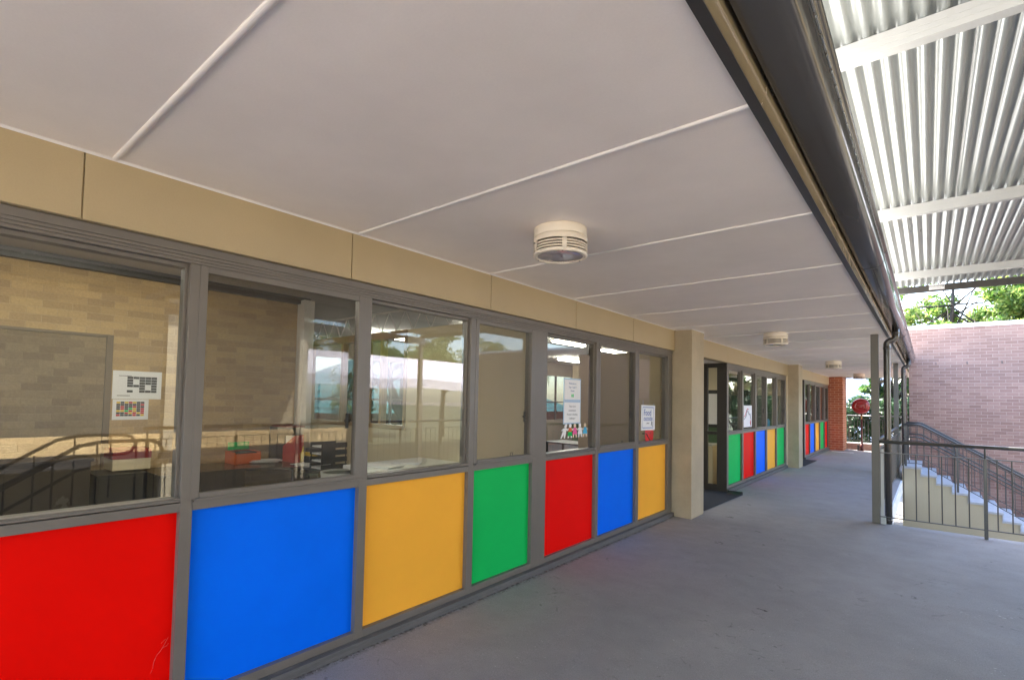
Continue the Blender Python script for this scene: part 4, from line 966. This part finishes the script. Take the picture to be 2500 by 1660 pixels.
# side stairs with looping handrails that mirror in the first window
t = thing('ramp_handrail', 'dark looping handrails of the side stairs mirrored in the leftmost window', 'handrail', (5.9, 1.9, FZ))
for x_ in (0, 1.35):
    k = MB(); zt = 1.0
    pts = [(x_, .55, zt-.32), (x_, .68, zt-.28), (x_, .74, zt-.16), (x_, .68, zt-.04), (x_, .55, zt), (x_, 0, zt), (x_, -.25, zt-.05), (x_, -3.4, zt-2.0)]
    k.tube(pts, .026, 12); k.tube([(x_, .55, zt-.32), (x_, 0, zt-.32), (x_, -.25, zt-.37), (x_, -3.4, zt-2.32)], .022, 10); k.build('rail', 'rail', t)
    for i in range(9):
        k = MB(); y_ = .4-i*.45; zz = 0 if y_ > -.1 else (y_+.1)*.62; k.tube([(x_, y_, zz-.05 if i else 0), (x_, y_, zz+zt-.02)], .014, 8); k.build('post', 'rail', t)
SD = thing('side_stairs', 'concrete side stairs dropping from the landing toward the lower ground', 'stairs', (5.72, 1.6, 0))
k = MB()
for i in range(15): k.box(0, -.28*(i+1), -2.75, 1.6, -.28*i, FZ-.165*(i+1))
k.build('steps', 'conc', SD)

# ------------------------------------------------------------------ light
EL, AZ = R(54), math.atan2(-.8, .6)       # sun stands over the building's far left
sd = Vector((-.8*math.cos(EL), .6*math.cos(EL), math.sin(EL)))
su = bpy.data.lights.new('sun', 'SUN'); su.energy = 4.6; su.angle = R(.6); su.color = (1, .93, .82)
so_ = bpy.data.objects.new('sun', su); COL.objects.link(so_); so_.rotation_euler = (-sd).to_track_quat('-Z', 'Y').to_euler(); so_.location = sd*60
wd = bpy.data.worlds.new('World'); sc.world = wd; wd.use_nodes = True; nt = wd.node_tree
bg = nt.nodes['Background']; sky = nt.nodes.new('ShaderNodeTexSky'); sky.sky_type = 'NISHITA'; sky.sun_disc = False
sky.sun_elevation = EL; sky.sun_rotation = math.atan2(sd.x, sd.y); sky.air_density = 1.0; sky.dust_density = 1.5
nt.links.new(sky.outputs[0], bg.inputs[0]); bg.inputs[1].default_value = .15

# ------------------------------------------------------------------ camera
f_, cx_, cy_, yaw, pit, rol = 1242.4, 1250., 922.93, -.6861, .0416, .019
fw = Vector((math.sin(yaw)*math.cos(pit), math.cos(yaw)*math.cos(pit), math.sin(pit)))
rt = fw.cross(Vector((0, 0, 1))).normalized(); up = rt.cross(fw)
r2 = math.cos(rol)*rt+math.sin(rol)*up; u2 = -math.sin(rol)*rt+math.cos(rol)*up
cam = bpy.data.cameras.new('camera'); co = bpy.data.objects.new('camera', cam); COL.objects.link(co)
co.matrix_world = Matrix(((r2.x, u2.x, -fw.x, 2.866), (r2.y, u2.y, -fw.y, 0), (r2.z, u2.z, -fw.z, 1.64), (0, 0, 0, 1)))
cam.sensor_fit = 'HORIZONTAL'; cam.sensor_width = 36; cam.lens = f_/2500*36
cam.shift_x = 0; cam.shift_y = (cy_-830)/2500
cam.clip_start = .05; cam.clip_end = 2000
sc.camera = co
sc.view_settings.view_transform = 'Standard'; sc.view_settings.look = 'None'; sc.view_settings.exposure = 3.45; sc.view_settings.gamma = 1
sc.cycles.use_denoising = True; sc.cycles.max_bounces = 12; sc.cycles.diffuse_bounces = 6; sc.cycles.transparent_max_bounces = 24; sc.cycles.sample_clamp_indirect = 8
